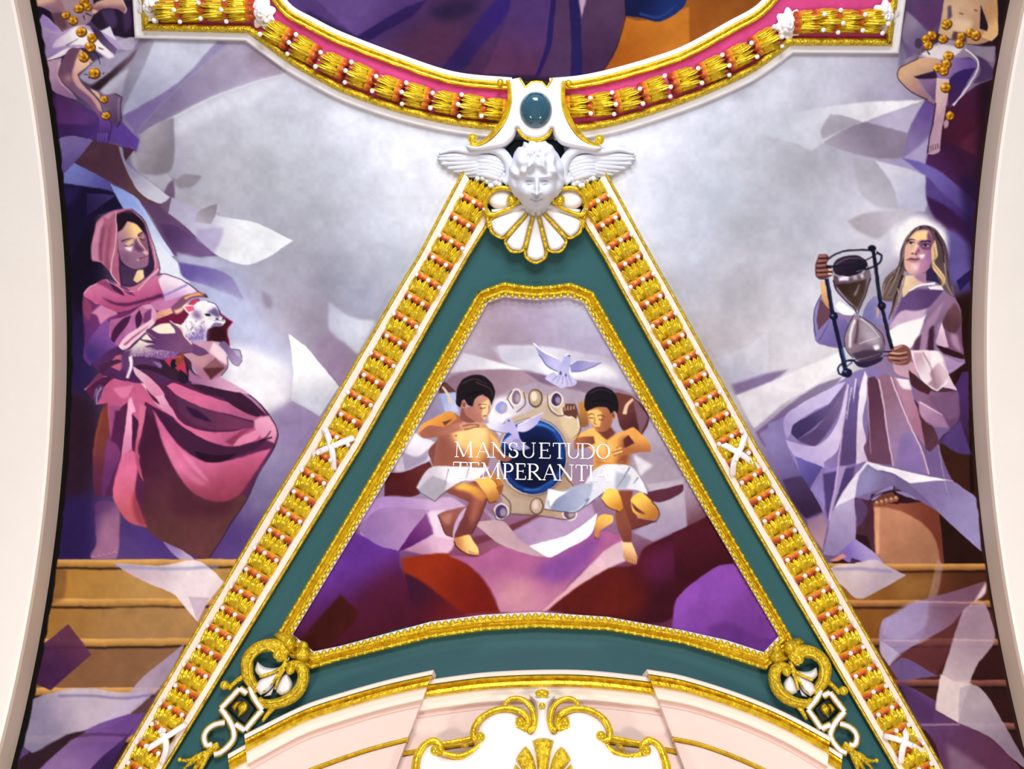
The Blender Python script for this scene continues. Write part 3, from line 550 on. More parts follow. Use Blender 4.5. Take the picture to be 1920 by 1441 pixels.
    for t, c, w in (('1100 115 990 230 930 400 900 520 800 640 760 740', '#33272e', 26), ('1080 120 960 270 915 430 820 560 770 640', '#8b7a72', 12), ('1190 130 1270 260 1310 420 1320 600 1370 740', '#8c7d78', 14), ('1220 170 1290 330 1300 500', '#322630', 20), ('900 480 850 620 780 760', '#a08a70', 14), ('930 560 880 700 800 960', '#2a1f24', 22), ('880 680 900 780 850 880', '#b29a80', 12), ('860 520 800 640 750 750', '#c0aa8c', 8), ('940 600 915 720 880 800', '#c5ae94', 8), ('1290 560 1330 660 1380 740', '#b0a096', 9)): L(t, c, w, 4)
    P('938 450 948 300 1000 200 1080 148 1165 155 1205 230 1212 340 1192 450 1142 522 1045 552 978 532', '#dcb3a4', '#a0749a', '980 350 1190 380')
    P('998 232 1060 168 1150 158 1176 190 1132 252 1060 242', '#f6d09a', soft=2); P('1160 160 1206 230 1212 330 1170 260 1150 210', '#7a5570', soft=2)
    P('1060 275 1100 242 1202 245 1205 335 1110 325', '#84597e', soft=2); L('965 248 1000 232 1045 236', '#2c1c26', 16, 6); L('1088 258 1140 246 1188 258', '#2c1c26', 10, 14)
    P('968 268 990 256 1020 256 1042 268 1018 278 988 278', '#d9c2c4'); O(1002, 264, 15, 11, '#241820'); L('962 270 988 254 1022 254 1046 270', '#241820', 7, 6); P('1100 290 1122 278 1152 280 1180 294 1150 302 1120 300', '#b9a0b8'); O(1136, 289, 16, 11, '#1e1424'); L('1096 292 1122 276 1154 278 1186 294', '#1e1424', 7, 7); O(1006, 260, 4, 3, '#ffffff'); O(1141, 284, 4, 3, '#f2ecf6'); L('962 285 1000 292 1040 280', '#c39a86', 6); L('1098 308 1140 316 1180 306', '#5a3a58', 5)
    P('1048 255 1072 300 1040 345 1010 360 1000 345 1030 300', '#eccaae', soft=1); P('1072 300 1085 345 1050 372 1035 362', '#8c6080', soft=1); O(1015, 362, 14, 7, '#4a2c38'); O(1048, 368, 11, 6, '#4a2c38')
    P('958 415 1000 396 1035 405 1072 402 1085 415 1040 425', '#93606e'); P('965 418 1040 424 1082 416 1050 445 1000 440', '#b4808c'); L('955 415 1010 412 1040 420 1085 412', '#4a2836', 6)
    P('1070 376 1135 368 1118 400 1095 412', '#fdf0fa', soft=1); P('1000 452 1090 450 1070 520 1010 520', '#e6c8cf', soft=5); P('1100 430 1180 420 1140 510 1070 530', '#b887aa', soft=5, a=.8)
    P('940 565 1040 555 1150 540 1142 620 1040 662 930 765 925 640', '#e8d0b0', '#d0b0a4', '950 640 1100 600'); P('1030 562 1150 532 1142 632 1062 602', '#a27c9c', soft=2); P('1150 522 1205 485 1275 645 1225 615 1140 605', '#352a4c')
    L('985 705 1090 645 1222 628', '#f8f0f8', 12, 20); P('1160 655 1272 650 1300 690 1180 680', '#efe6f2'); P('1198 460 1188 330 1222 235 1246 380 1218 450 1302 560 1305 620 1272 665 1280 600 1208 515', '#dcc296'); L('1205 470 1250 530 1295 590 1285 640', '#8a6a4c', 5); L('1212 300 1225 400 1205 440', '#8a6a4c', 5)
    for t, c, w in (('905 420 870 520 800 600 762 690', '#40343a', 12), ('950 560 930 660 890 760 850 860 815 940', '#7d6a5c', 10), ('770 640 750 720 745 770', '#c9b698', 7), ('1330 520 1350 640 1395 760', '#3c3038', 10), ('1300 450 1318 560 1300 640', '#b7a894', 7), ('1000 160 940 270 920 400', '#a3948c', 7), ('1150 112 1240 190 1290 300', '#2a2028', 10), ('780 760 830 760 870 700', '#8a7460', 9)): L(t, c, w, 3)
    # raised hand
    P('138 480 160 400 170 368 240 368 262 400 242 460 292 500 292 560 210 592 150 562', '#5a393b')
    for t in ('165 385 240 380', '160 425 245 420', '150 465 240 462', '150 510 285 508', '155 548 280 545'): L(t, '#96695f', 22, 14)
    for t in ('165 404 245 400', '158 446 242 442', '150 488 260 484', '152 530 285 528'): L(t, '#2a161c', 7)
    P('258 495 292 498 290 515 255 512', '#f0d9c4'); P('258 535 292 538 290 552 255 550', '#f0d9c4')
    # ------- hourglass
    CUR[0] = 5
    P('298 500 400 560 560 545 618 470 640 560 642 610 600 600 400 620 305 640', '#8a7c8e', '#6a5c70', '320 560 620 560', a=.9)
    P('300 560 400 592 560 562 632 510 642 600 592 740 532 870 512 882 480 850 370 740 308 650', '#5c4b56', '#786872', '350 600 600 640'); P('320 640 460 632 605 595 582 720 522 852 482 832 382 722', '#33241f', '#4a3a34', '350 650 560 780', soft=1)
    P('342 582 436 560 436 610 350 612', '#e3dcea', soft=1); P('470 560 510 555 515 600 475 605', '#b3a8b8', soft=2); P('540 560 572 548 565 600', '#f2ecf6', soft=1); L('490 745 515 690 532 640', '#b3a6ae', 14, 6, soft=1); L('330 670 400 760 480 830', '#a59aa6', 8, 4)
    L('640 590 595 740 540 860 525 910', '#1c1830', 10, 8); L('300 600 330 700 430 810 500 870 515 910', '#1c1830', 8, 8)
    P('510 900 542 932 650 1000 742 1092 767 1182 752 1262 700 1312 560 1342 480 1302 430 1242 408 1132 440 1022 490 942', '#93838f', '#6a5a6c', '480 1050 680 1250')
    P('560 960 640 1010 720 1100 740 1200 600 1160 560 1060', '#b3a8b4', soft=8); L('500 960 462 1080 455 1215', '#f6f1f8', 24, 14, soft=1); L('525 960 520 1080 500 1180', '#5a4652', 18, 30, soft=2); L('548 950 650 1030 722 1115', '#ddd6e2', 12, 6); P('660 1190 710 1180 720 1215 680 1235', '#f4eff8', soft=1); L('540 1180 620 1140 720 1110', '#efe8f4', 6, 3)
    P('470 1272 600 1232 752 1242 702 1322 560 1352', '#46374a', soft=1); P('478 1330 600 1342 755 1290 722 1342 600 1392 520 1382', '#2e2540'); L('520 1320 620 1300 730 1260', '#8f7f98', 8, 3)
    L('500 905 440 1020 405 1130 425 1240 480 1310', '#1c1830', 6); L('535 925 650 995 745 1090 768 1185', '#2a2238', 6)
    L('245 585 300 900 350 1130 410 1420', '#191b33', 34, 40); L('255 600 305 880', '#39466e', 8, 4); L('385 1220 405 1340', '#3c5a94', 26, 18, a=.7, soft=2); L('660 330 690 520 730 800 832 1222', '#15172a', 34, 34); L('672 480 735 790 820 1180', '#3d4258', 7, 5)
    P('298 470 330 420 420 388 512 382 592 420 612 470 545 542 430 572 330 552 298 512', '#33263a', '#1f1826', '400 400 480 540'); L('320 465 420 415 540 410 590 440', '#6d5c70', 12, 4)
    L('250 412 340 360 480 335 620 332', '#181a2c', 16, 16); L('235 472 330 478 470 462 600 415 700 360', '#181a2c', 18, 10); L('690 345 738 375 725 430 660 480 510 528', '#181a2c', 18, 18); L('510 530 600 505', '#8d84a0', 8, 3)
    O(648, 315, 38, 30, '#14162a'); O(312, 930, 36, 38, '#15182e'); O(302, 925, 12, 14, '#55628c'); O(738, 840, 36, 40, '#14162a'); O(735, 832, 12, 12, '#3d4258')
    L('500 1330 420 1335 350 1385 350 1445 400 1470', '#1c2a48', 20, 16); L('470 1345 400 1400', '#2c3a5c', 12, 8); L('755 1245 830 1248', '#1c1a2c', 12); L('755 1285 830 1275', '#2c2838', 10)
    view(1280, 360, 3); O(925, 1020, 30, 24, '#131a30'); O(915, 1012, 9, 7, '#56688e')
    # strand of hair over the post
    view(1500, 400, 4.803); P('690 860 705 850 720 880 698 965', '#c0a69a')
    CUR[0] = 0
    # ------- painted stair, right
    view(1280, 960, 2.995)
    P('800 288 2250 288 2250 1800 1500 1800', '#7d5634', '#3a201e', '1000 350 1700 1100', curve=False)
    ny = [288, 495, 712, 940, 1185, 1450]; xl = [800, 930, 1050, 1180, 1330]
    for i, y in enumerate(ny[:-1]):
        y2 = ny[i+1]
        P([xl[i]-60, y+40, 2250, y+40, 2250, y2, xl[i], y2], ['#8a5f30', '#7a5028', '#5c3526', '#40241f', '#3a1f1e'][i], ['#4a2a1c', '#4a2a20', '#33191a', '#2e1616', '#2a1414'][i], [xl[i]+200, y, 1650, y2], curve=False)
        P([xl[i]-90, y, 2250, y, 2250, y+34, xl[i]-90, y+38], ['#c89a60', '#b98858', '#a57a58', '#8a5a50', '#8a5f58'][i], ['#8a5a34', '#7a5030', '#6a4434', '#5a3430', '#5a3438'][i], [900, y, 900, y+38], curve=False)
        L([xl[i]-90, y+44, 2250, y+44], '#1c100e', 10, soft=1)
    P('1200 350 1430 350 1400 500 1200 500', '#a57c48', soft=14, a=.5)
    P('800 345 860 300 950 290 1080 268 1170 310 1257 350 1120 430 990 488 900 420', '#d3c4cc', '#b5a7b6', '950 320 1100 450', a=.93); L('840 322 1000 318 1180 330', '#8a82a4', 18, a=.6, soft=2)
    P('1430 260 1460 290 1445 420 1400 560 1330 720 1290 740 1380 500', '#b89a98', a=.45, soft=2)
    P('1122 615 1200 570 1300 512 1500 450 1705 388 1700 460 1590 535 1500 640 1280 762 1160 862 1112 770', '#9a8cb4', '#7d5c74', '1180 640 1550 480', a=.88)
    P('1280 510 1390 500 1360 640 1220 720 1130 690 1140 610', '#a99cc4', a=.6, soft=3); P('1112 720 1215 790 1160 865 1112 790', '#b0a4c0', a=.9)
    P('1220 795 1350 730 1500 640 1590 540 1520 700 1500 780 1420 920 1300 880', '#5a3038', a=.75, soft=1)
    P('1712 388 1700 460 1590 540 1560 600 1640 500', '#e2cfd2', a=.9, soft=1)
    P('1160 865 1250 820 1420 910 1450 915 1220 952', '#6a5a8c', a=.85)
    P('1588 535 1700 505 1735 600 1755 722 1660 850 1620 940 1590 1030 1552 1186 1420 1112 1445 960 1500 780 1525 690 1560 590', '#a08a9c', '#c9bbc0', '1640 620 1500 1050', a=.92)
    P('1450 910 1530 950 1630 960 1590 1030 1552 1186 1420 1112', '#d3c5c6', a=.8); P('1560 985 1640 968 1700 1012 1800 1180 1917 1385 2000 1500 1850 1380 1720 1262 1552 1186', '#b3a6b0', '#8d7f92', '1620 1000 1850 1350', a=.92)
    P('1220 952 1420 1060 1420 1112 1552 1186 1720 1265 1900 1441 2000 1600 1480 1600 1420 1300 1300 1150', '#5f4472', '#5a3650', '1300 1080 1700 1400', a=.93); P('1480 1300 1700 1441 1900 1600 1520 1600', '#8f7a8c', a=.6, soft=8); P('1180 970 1240 960 1420 1100 1400 1200 1330 1170', '#4a3058', soft=6, a=.6)
    for y, a_, b_ in ((508, 1310, 1690), (722, 1130, 1330), (722, 1520, 1745), (952, 1450, 1620), (1196, 1340, 1560)): L([a_, y, (a_+b_)/2, y-2, b_, y], '#d3b4b8', 9, a=.45)
    # ------- youth with garland, upper right
    CUR[0] = 6
    view(1280, 0, 3)
    P('1480 -60 1770 -60 1770 180 1700 240 1560 240 1440 190 1460 80', '#c7a98e', '#b08c74', '1500 60 1750 160'); P('1520 100 1640 120 1600 200 1500 190', '#dcc0a4', soft=6); P('1490 40 1510 35 1515 100 1490 115', '#5d4a5c', soft=1); L('1555 78 1580 84', '#5a4038', 6); L('1640 55 1660 65', '#5a4038', 8)
    P('1700 40 1768 0 1778 190 1742 232 1680 204 1722 130', '#bd9670', '#d8b488', '1720 100 1770 150'); P('1680 28 1722 150 1716 175 1672 160', '#291a26')
    P('1330 320 1440 240 1520 225 1600 250 1765 262 1760 440 1660 482 1550 560 1500 612 1590 482 1672 372 1622 322 1460 342', '#ab9cae', '#7d6c86', '1400 280 1720 400'); P('1345 305 1450 255 1580 270 1520 320 1400 335', '#dcd4d8', soft=2); P('1600 258 1760 265 1750 350 1690 330', '#8f8296', soft=2); P('1520 180 1600 190 1600 240 1510 225', '#5a4450', soft=2)
    P('1640 310 1700 330 1755 400 1755 440 1670 470 1640 470 1680 390', '#4a3a5c', soft=1); L('1590 275 1650 320 1668 375 1620 470 1520 596', '#ece7f0', 7, 11); L('1610 300 1655 350 1640 430 1560 540', '#8d7ca6', 8, 3, soft=2)
    P('1208 425 1228 380 1330 330 1432 330 1465 362 1420 422 1312 432 1352 502 1422 592 1380 562 1282 512 1220 455', '#c9a688', '#a07c82', '1260 380 1360 540'); P('1298 432 1420 398 1442 442 1330 446', '#33203c'); P('1330 445 1440 440 1430 580 1370 510', '#8d7192', '#6d5480', '1340 450 1420 560'); L('1330 330 1228 382 1208 428 1222 458 1282 514 1380 562', '#2c1c26', 5)
    P('1438 382 1520 330 1640 340 1662 385 1562 402 1500 442 1482 522 1440 482', '#8f78a4', '#6a5494', '1460 380 1640 370', soft=1); P('1500 462 1562 402 1655 382 1545 562 1492 605', '#3a2860', '#4a2c58', '1540 430 1520 580')
    P('1430 440 1500 450 1500 492 1482 600 1462 742 1450 842 1412 867 1375 862 1390 782 1410 702 1422 582', '#d9bfbc', '#b496a8', '1430 500 1480 700'); L('1425 580 1412 700 1390 785 1375 862', '#2c1c26', 6); L('1484 600 1464 742 1452 840', '#2c1c26', 5)
    for i in range(5): L([1385+i*13, 822-i*4, 1382+i*14, 858-i*6], '#3a2430', 4)
    P('1470 690 1495 660 1500 700 1480 725', '#b596a0')
    for x, y in ((1485, 140), (1405, 200), (1372, 222), (1385, 258), (1465, 222), (1565, 208), (1555, 246), (1618, 185), (1650, 198), (1495, 315), (1485, 362), (1435, 382), (1470, 402), (1480, 495), (1505, 652)): rose(x, y, RNG.uniform(24, 29), RNG.uniform(-.6, .6))
    O(1330, 245, 22, 30, '#4a3a50'); L('1380 290 1395 310', '#2a2030', 8)
    CUR[0] = 0

def paint_top():
    CUR[0] = 0
    field(cps('560,-50,#4a3768 640,20,#4e3a68 720,60,#43305c 760,30,#3d2a50 800,90,#42253f 860,60,#3a2440 900,120,#3d2440 960,40,#3c2c58 1000,100,#452c4c 1060,60,#3a2645 '
        '1100,100,#442c48 1140,30,#4a3450 1200,60,#8a4e18 1300,40,#8a5220 1250,90,#7a4414 1400,-30,#7a4a1c 1000,-90,#3a2a50 1500,-90,#7a4a1c'), 460, -MG, 1560, 160)
    view(640, 0, 3)
    P('-200 -60 100 -100 460 -300 480 0 350 60 160 200 60 190', '#5a4576', '#44305c', '100 0 300 120', soft=2)
    P('90 205 330 60 490 0 400 90 260 170 150 230', '#291a48', soft=2); P('560 385 640 290 760 130 880 0 985 0 880 150 780 270 690 392', '#30205c', '#281a46', '900 30 640 370', soft=4)
    P('200 250 420 180 560 100 700 130 600 300 520 370', '#4a2c44', soft=16, a=.7); P('480 60 680 0 800 0 700 90 560 110', '#1e1734', soft=14, a=.7)
    P('960 0 1190 0 1150 250 1090 430 800 420 880 250', '#45305c', '#4a2c48', '1050 40 960 400', soft=2); P('1190 -60 1218 -60 1182 250 1112 432 1088 432 1150 250', '#251a4c'); P('1218 -60 1275 -60 1290 200 1292 432 1115 432 1185 250', '#45304c', soft=1)
    P('1278 -60 1330 -60 1352 200 1355 432 1288 432 1292 200', '#221a48'); P('1335 0 1380 -20 1352 110', '#a08ca0', soft=2)
    P('1350 120 1400 -40 1600 -60 1600 120 1535 300 1440 432 1358 420', '#46314a', '#3a2440', '1450 60 1420 400'); P('1600 100 1700 120 1960 40 1960 290 1445 440 1540 300', '#8a4e18', '#a4682a', '1540 380 1800 120', soft=1)
    P('1590 -60 1960 -60 1930 40 1800 125 1690 105 1600 92', '#0e1738', '#1c2c5c', '1650 0 1850 90'); L('1680 80 1790 100 1890 30', '#2c4478', 12, 4, soft=2)
    L('1445 434 1535 302 1600 110 1600 0', '#1d1420', 5)
    P('-200 60 60 190 380 330 690 410 1100 432 1100 445 600 420 250 310 -200 120', '#271a38', soft=4, a=.7)

def paint_centre():
    CUR[0] = 0
    x0, y0, x1, y1 = 500, 520, 1520, 1270
    field(cps('900,580,#a595a4 1000,600,#a79ab4 1090,590,#c3c5d8 950,640,#958492 1100,650,#b0a8c4 880,650,#b3abb9 840,760,#b4a8b8 900,720,#a593a3 1150,740,#b5b0c2 1000,720,#a59ab0 '
        '1200,760,#a898b0 1230,850,#b5adbd 1280,900,#aaa0b4 800,800,#a99db0 780,870,#a094aa 720,900,#8f7f9c 700,1000,#7a5a94 640,1100,#5a3068 600,1200,#3a1018 700,1180,#4a1420 800,1150,#4a1430 '
        '900,1100,#7a3040 1000,1080,#9a6488 1000,1130,#a06c84 1100,1050,#8a5a90 1150,1120,#45141c 1250,1100,#401018 1300,1000,#4a1820 1250,960,#a598ac 1380,1150,#7a4598 1400,1220,#6a3a80'), x0, y0, x1, y1)
    view(740, 620, 3.1333)
    P('100 580 190 400 300 290 420 120 500 250 380 480 260 640 180 620', '#9a8ca4', soft=6)
    P('600 90 830 88 1100 130 1310 185 1440 350 1300 332 1000 282 800 232 640 180', '#cfcfdd', '#b9b4c8', '850 120 1250 300', soft=2); P('860 180 1000 220 1250 200 1330 280 1100 280 900 260', '#f2f1f6', soft=10, a=.9)
    P('405 130 560 172 780 228 560 228 325 248', '#c6c2d0', '#f1f0f4', '450 150 650 220', soft=2); P('560 92 830 90 840 140 700 180 640 180', '#c3c1d0', soft=6, a=.8)
    P('260 345 350 262 600 228 780 240 880 292 700 340 590 402 300 362', '#8a6f80', '#a08a98', '350 280 750 280', soft=1); P('760 235 1000 282 1200 310 1405 372 1470 430 1300 402 1100 362 900 322', '#7d6880', '#907c90', '850 270 1400 390', soft=1)
    P('590 402 700 342 900 322 1100 362 1130 420 1080 460 900 400 640 440', '#a899a8', soft=4); P('590 400 680 390 660 470 590 520 550 520', '#e9e4ec', soft=6)
    P('160 560 250 370 370 360 380 500 300 500 200 540', '#8f86a4', '#a9a5c0', '220 480 360 400', soft=1); P('265 370 360 365 375 480 300 480', '#a3aed8', '#bcc4e4', '280 390 360 460', soft=2); P('270 310 300 300 365 362 262 372', '#5a3c3c'); L('285 330 320 390 330 432', '#dcc6b8', 10, 22)
    P('0 782 60 660 130 560 250 660 200 765 60 825 0 822', '#e3e0ea', '#b9b2c4', '150 650 60 800', soft=1); P('100 590 150 550 250 620 250 660', '#a89fb8'); P('40 700 130 740 200 690 190 760 60 822', '#8a8098', soft=2, a=.7)
    P('-60 830 60 826 205 768 240 830 140 965 -60 975', '#4a1c20', '#5d2a2c', '20 900 200 820')
    P('-200 1000 -20 972 200 992 345 982 490 1090 330 1235 180 1280 -200 1310', '#a587b8', '#c4a9c8', '0 1100 300 1050', soft=1)
    P('200 700 260 640 300 790 230 800 215 760', '#7a4c48')
    P('1400 390 1480 430 1640 720 1700 860 1520 770 1440 700 1520 560', '#b3abba', '#9a8ca0', '1480 500 1640 800', soft=1); P('1400 690 1560 740 1690 850 1692 880 1500 890 1440 820', '#a598a8', soft=2); P('1400 730 1520 790 1440 850', '#e4e0e8', soft=3)
    P('1290 362 1400 388 1495 502 1440 640 1330 570', '#6a3f38', '#4a2830', '1320 420 1440 560'); P('1400 390 1495 502 1440 620', '#7a5a68', soft=2); L('1402 402 1365 440 1350 492', '#dcbfa4', 14, 24)
    P('1080 420 1130 420 1140 560 1080 570', '#b08044', '#8a5c3a', '1100 430 1110 560', soft=1)
    P('1480 900 1700 870 1720 1180 1560 1245 1400 1185 1560 1085 1530 1000', '#bab0be', '#a294ac', '1560 950 1600 1180', soft=1); P('1440 960 1700 900 1692 950 1560 1010', '#5a3040')
    view(640, 960, 2.995)
    P('-500 700 60 110 320 220 330 300 400 470 470 640 200 700 -500 1100', '#63388a', '#451428', '80 250 250 600', soft=1); P('60 500 320 280 420 520 380 600 100 640', '#4a1830', soft=30, a=.8); P('-300 800 0 460 100 560 60 640 -250 900', '#3c1410', soft=4)
    P('90 90 220 -20 495 -10 405 100 330 222 200 182', '#8d70a2', '#a787b0', '150 100 400 40'); P('320 225 405 98 495 -10 520 122 420 180 360 212', '#541f60', '#7d4a80', '350 200 500 40')
    P('358 216 520 128 590 20 640 160 600 232 480 242', '#d9b4cc', '#b487a4', '520 140 420 220', soft=1); P('480 0 590 -10 640 150 530 140', '#e4cfe0', soft=4)
    P('340 262 480 240 600 232 700 292 820 420 892 565 700 575 460 605 380 450', '#8a3218', '#6a1c14', '450 280 800 520', soft=1); P('355 340 450 390 560 470 650 540 700 578 455 615 380 470', '#3a1430', '#571820', '400 420 620 560', soft=3)
    P('600 238 770 252 900 190 1160 262 1300 200 1430 110 1500 110 1605 150 1560 200 1350 332 1130 562 892 562 840 430 720 302', '#a2628c', '#b8809a', '1000 280 980 540', soft=1); P('1180 260 1350 180 1430 110 1460 150 1350 330 1200 400 1080 330', '#7d4c94', soft=14, a=.8); P('900 400 1050 380 1100 540 920 555', '#bd8a98', soft=20)
    P('640 160 860 120 860 150 720 200 660 200', '#6d3a48', soft=1); P('930 80 1080 20 1130 25 960 108', '#6a3c44', soft=1); P('760 -60 930 80 960 108 1080 40 1400 -60 1430 20 1250 140 1040 190 900 100', '#a892b4', '#b5a0c0', '900 60 1250 100', soft=1, a=.8)
    P('1040 192 1130 170 1250 140 1350 80 1440 5 1400 130 1280 202 1160 256', '#f9f3f8'); P('740 60 900 50 1000 150 1162 257 1040 232 880 172', '#c0a6ac', '#b89ca6', '800 80 1000 200')
    P('1128 562 1300 400 1480 222 1592 150 1625 262 1500 322 1300 442 1170 545', '#d9aab2', '#d0b4c0', '1200 500 1550 220', soft=1)
    P('1160 555 1300 442 1500 322 1650 292 1700 202 1950 80 2050 200 1917 520 1800 620 1500 600', '#551a18', '#380e1c', '1500 400 1800 500', soft=1); P('1660 260 1917 130 1917 300 1750 420', '#5a2048', soft=24, a=.8); P('1400 480 1700 400 1700 560 1500 580', '#5d1f14', soft=24, a=.7)
    view(1280, 960, 2.995)
    P('-30 480 80 380 200 302 285 288 430 560 560 760 430 800 -60 660', '#8650a4', '#6a3c84', '150 380 350 740', soft=1); P('150 640 250 620 480 730 440 800 150 700', '#5c3274', soft=6, a=.8)
    P('-60 120 150 20 290 290 200 302 80 380 -30 480', '#4a1828', '#3a0e1a', '60 120 100 380')
    # ------- cartouche with the blue oval
    CUR[0] = 7
    view(740, 620, 3.1333)
    P('590 470 600 430 660 400 690 352 740 345 790 385 830 345 880 385 900 372 950 362 985 380 1000 430 1062 440 1092 580 1052 640 1030 760 1015 820 1062 920 1062 1112 1010 1110 960 1100 830 1082 680 1075 640 1110 590 1090 580 1050 640 1000 600 880 620 640 550 540', '#bfae9c', '#a8907a', '700 450 900 1050')
    P('560 490 600 440 700 400 900 402 800 470 680 520 620 620 560 540', '#eceaf0', '#c4bcc8', '620 470 800 430', soft=2); P('950 430 1060 450 1090 580 1040 640 980 560', '#cdbb9e', soft=4); P('610 880 680 960 800 1000 780 1070 660 1075 640 1000', '#b3a090', soft=4); P('900 1000 1050 930 1060 1100 960 1095', '#b39c8c', soft=4)
    for x, y, rx, ry, c in ((715, 392, 28, 42, '#7d6a80'), (630, 455, 36, 36, '#8f9cd0'), (950, 405, 30, 38, '#3f2f58'), (1020, 470, 34, 32, '#6d5a5c'), (630, 1065, 36, 40, '#4a3a68'), (1030, 1080, 34, 30, '#6a5668'), (605, 915, 24, 22, '#5a3c3c')):
        O(x, y, rx+9, ry+9, '#e4dcd8'); O(x, y, rx, ry, c); O(x+rx*.3, y+ry*.1, rx*.55, ry*.6, '#c0b0b4', soft=2, a=.7)
    for t in ('690 352 660 400 700 460', '760 360 770 430 720 480', '900 372 905 450 960 500 1010 490', '1000 430 1062 440 1092 580 1052 640', '580 1050 600 1110 640 1112 680 1078', '620 950 680 1010 680 1078 830 1085 1010 1112 1062 1090', '1015 800 1010 860 1062 920'): L(t, '#5a4848', 6); 
    for t in ('696 356 668 400 706 455', '905 376 912 445 962 492', '1004 436 1056 448 1084 578'): L(t, '#f3ece4', 7, 3)
    O(830, 397, 42, 54, '#57453c'); O(829, 395, 34, 45, '#b39c86'); O(820, 385, 20, 28, '#e4d4c0', soft=2); O(835, 1032, 42, 50, '#57453c'); O(833, 1030, 35, 43, '#b79f94'); O(826, 1022, 18, 26, '#d8c4ba', soft=2)
    O(814, 742, 212, 234, '#8f7a74'); O(812, 741, 204, 226, '#d6c8c4'); O(815, 742, 196, 220, '#101d4e')
    O(815, 742, 180, 204, '#12224f', soft=4); O(830, 780, 150, 165, '#0c1534', soft=12)
    L('640 690 690 600 790 545 900 560 970 640 985 760', '#2c62b0', 30, 22, soft=5, a=.85); L('640 800 690 890 790 940 900 920 975 830', '#2a5aa4', 12, 26, soft=4, a=.8); L('800 548 880 556 940 590', '#6ea4e0', 12, 6, soft=2, a=.8); L('760 935 840 930 930 880', '#3f78c8', 10, 6, soft=2)
    # ------- left youth
    CUR[0] = 8
    P('540 560 600 622 640 722 692 752 662 772 612 762 556 702', '#c08a58', '#9a6450', '570 620 660 750'); P('560 600 605 640 630 720 600 700', '#e3b478', soft=2)
    P('232 802 240 700 262 600 282 492 340 480 400 512 500 540 552 570 566 640 560 762 520 830 400 850 260 830', '#a26c5c', '#94604e', '300 600 420 800')
    P('340 600 400 560 500 550 552 570 568 640 545 720 480 800 430 740 370 680', '#f2cb8c', '#dca868', '440 600 500 760', soft=8); P('420 590 520 570 545 620 500 680 440 650', '#f8dca4', soft=12, a=.7); P('250 640 300 600 330 700 300 790 240 790', '#7d4c44', soft=10, a=.6); L('400 540 470 560 540 565', '#8a5a4a', 6, 3, soft=1); P('300 700 380 690 440 760 460 830 300 830 250 790', '#8f5a4c', soft=12, a=.7); P('330 490 400 512 430 545 380 560 340 540', '#9c6656', soft=2)
    O(363, 620, 7, 5, '#6a3a34'); P('560 820 640 900 630 960 560 900', '#b5763c')
    P('138 612 150 580 170 550 300 484 345 480 372 520 320 560 280 572 252 622 180 628', '#e0a255', '#c48448', '200 530 260 610'); P('145 600 210 560 300 568 420 528 472 518 522 532 460 572 380 592 250 626 172 630', '#9a6456', '#b4806a', '200 600 450 540'); P('285 540 345 522 300 562', '#6a3c38')
    P('382 562 420 530 480 515 524 540 490 560 440 578 400 585', '#c89678'); L('430 530 460 522 500 530', '#e8c4a0', 8, 4); L('400 560 450 548 500 552', '#6a4038', 5); L('410 580 460 570 500 560', '#6a4038', 5)
    P('395 450 440 470 490 530 430 540 385 520', '#86544e'); P('408 462 460 430 500 372 562 398 558 470 545 502 522 532 480 532 430 502', '#a8746a', '#b98878', '440 480 540 450'); P('505 425 556 402 554 470 532 525 515 500 520 460', '#eac694', soft=2); L('495 436 518 428 545 434', '#4a2c2c', 6, 3); L('502 452 520 456 540 450', '#3a2226', 5, 3); L('520 500 545 498', '#6a3838', 6); L('555 440 560 475 548 488', '#7a4c44', 4); O(408, 435, 15, 24, '#b87c68'); O(410, 435, 8, 14, '#7a4840')
    P('364 432 368 352 400 290 478 260 545 280 588 352 572 440 555 402 520 372 482 392 462 442 430 430 415 405 400 410 390 452', '#1d151c'); L('400 310 470 285 540 310', '#3c3038', 9, 4); L('480 300 560 340 575 390', '#4a3a34', 8, 4); L('420 380 480 360 530 355', '#0e0a10', 8)
    P('128 922 170 850 225 800 360 796 480 800 560 805 475 872 400 882 300 952 242 1006 160 962', '#e6e3ea', '#c0bac6', '400 820 200 930'); P('140 930 222 852 312 882 292 958 242 1002 168 960', '#a39daa', soft=1); P('300 830 400 820 360 880 310 880', '#fbfafc', soft=3); L('240 1005 300 950 400 882', '#4a4050', 5); L('130 925 165 960 242 1006', '#5a5060', 5); L('320 812 300 900', '#8d8698', 8, 3); L('440 805 420 870', '#9c96a8', 8, 3)
    P('470 872 560 855 600 900 618 965 608 1005 560 1015 530 955', '#f0bf6c', '#a06a3c', '540 890 590 1010'); L('530 955 560 1012 608 1004', '#5a3020', 5); L('560 858 602 900 620 965', '#6a3c24', 4); P('600 920 645 905 635 960 618 965', '#8a5838')
    P('298 945 345 915 480 880 545 980 522 1060 452 1200 380 1215 350 1235 358 1190 410 1080 440 1005 360 970', '#834c44', '#6d3c3c', '420 960 430 1150'); P('345 920 420 892 520 935 545 985 500 1000 450 955', '#edb85e', '#b87c48', '400 905 500 1000', soft=5); L('545 985 522 1062 455 1200', '#4a2424', 5); P('470 980 520 1000 480 1100 440 1170 450 1080', '#a06454', soft=6)
    P('350 1218 440 1200 492 1282 496 1322 432 1312 370 1272', '#f0c884', '#b98252', '440 1240 370 1260'); 
    for i in range(5): L([440+i*11, 1290+i*4, 446+i*11, 1318+i*3], '#8a5438', 4)
    L('350 1236 372 1274 432 1314 496 1324', '#3a1c1c', 6)
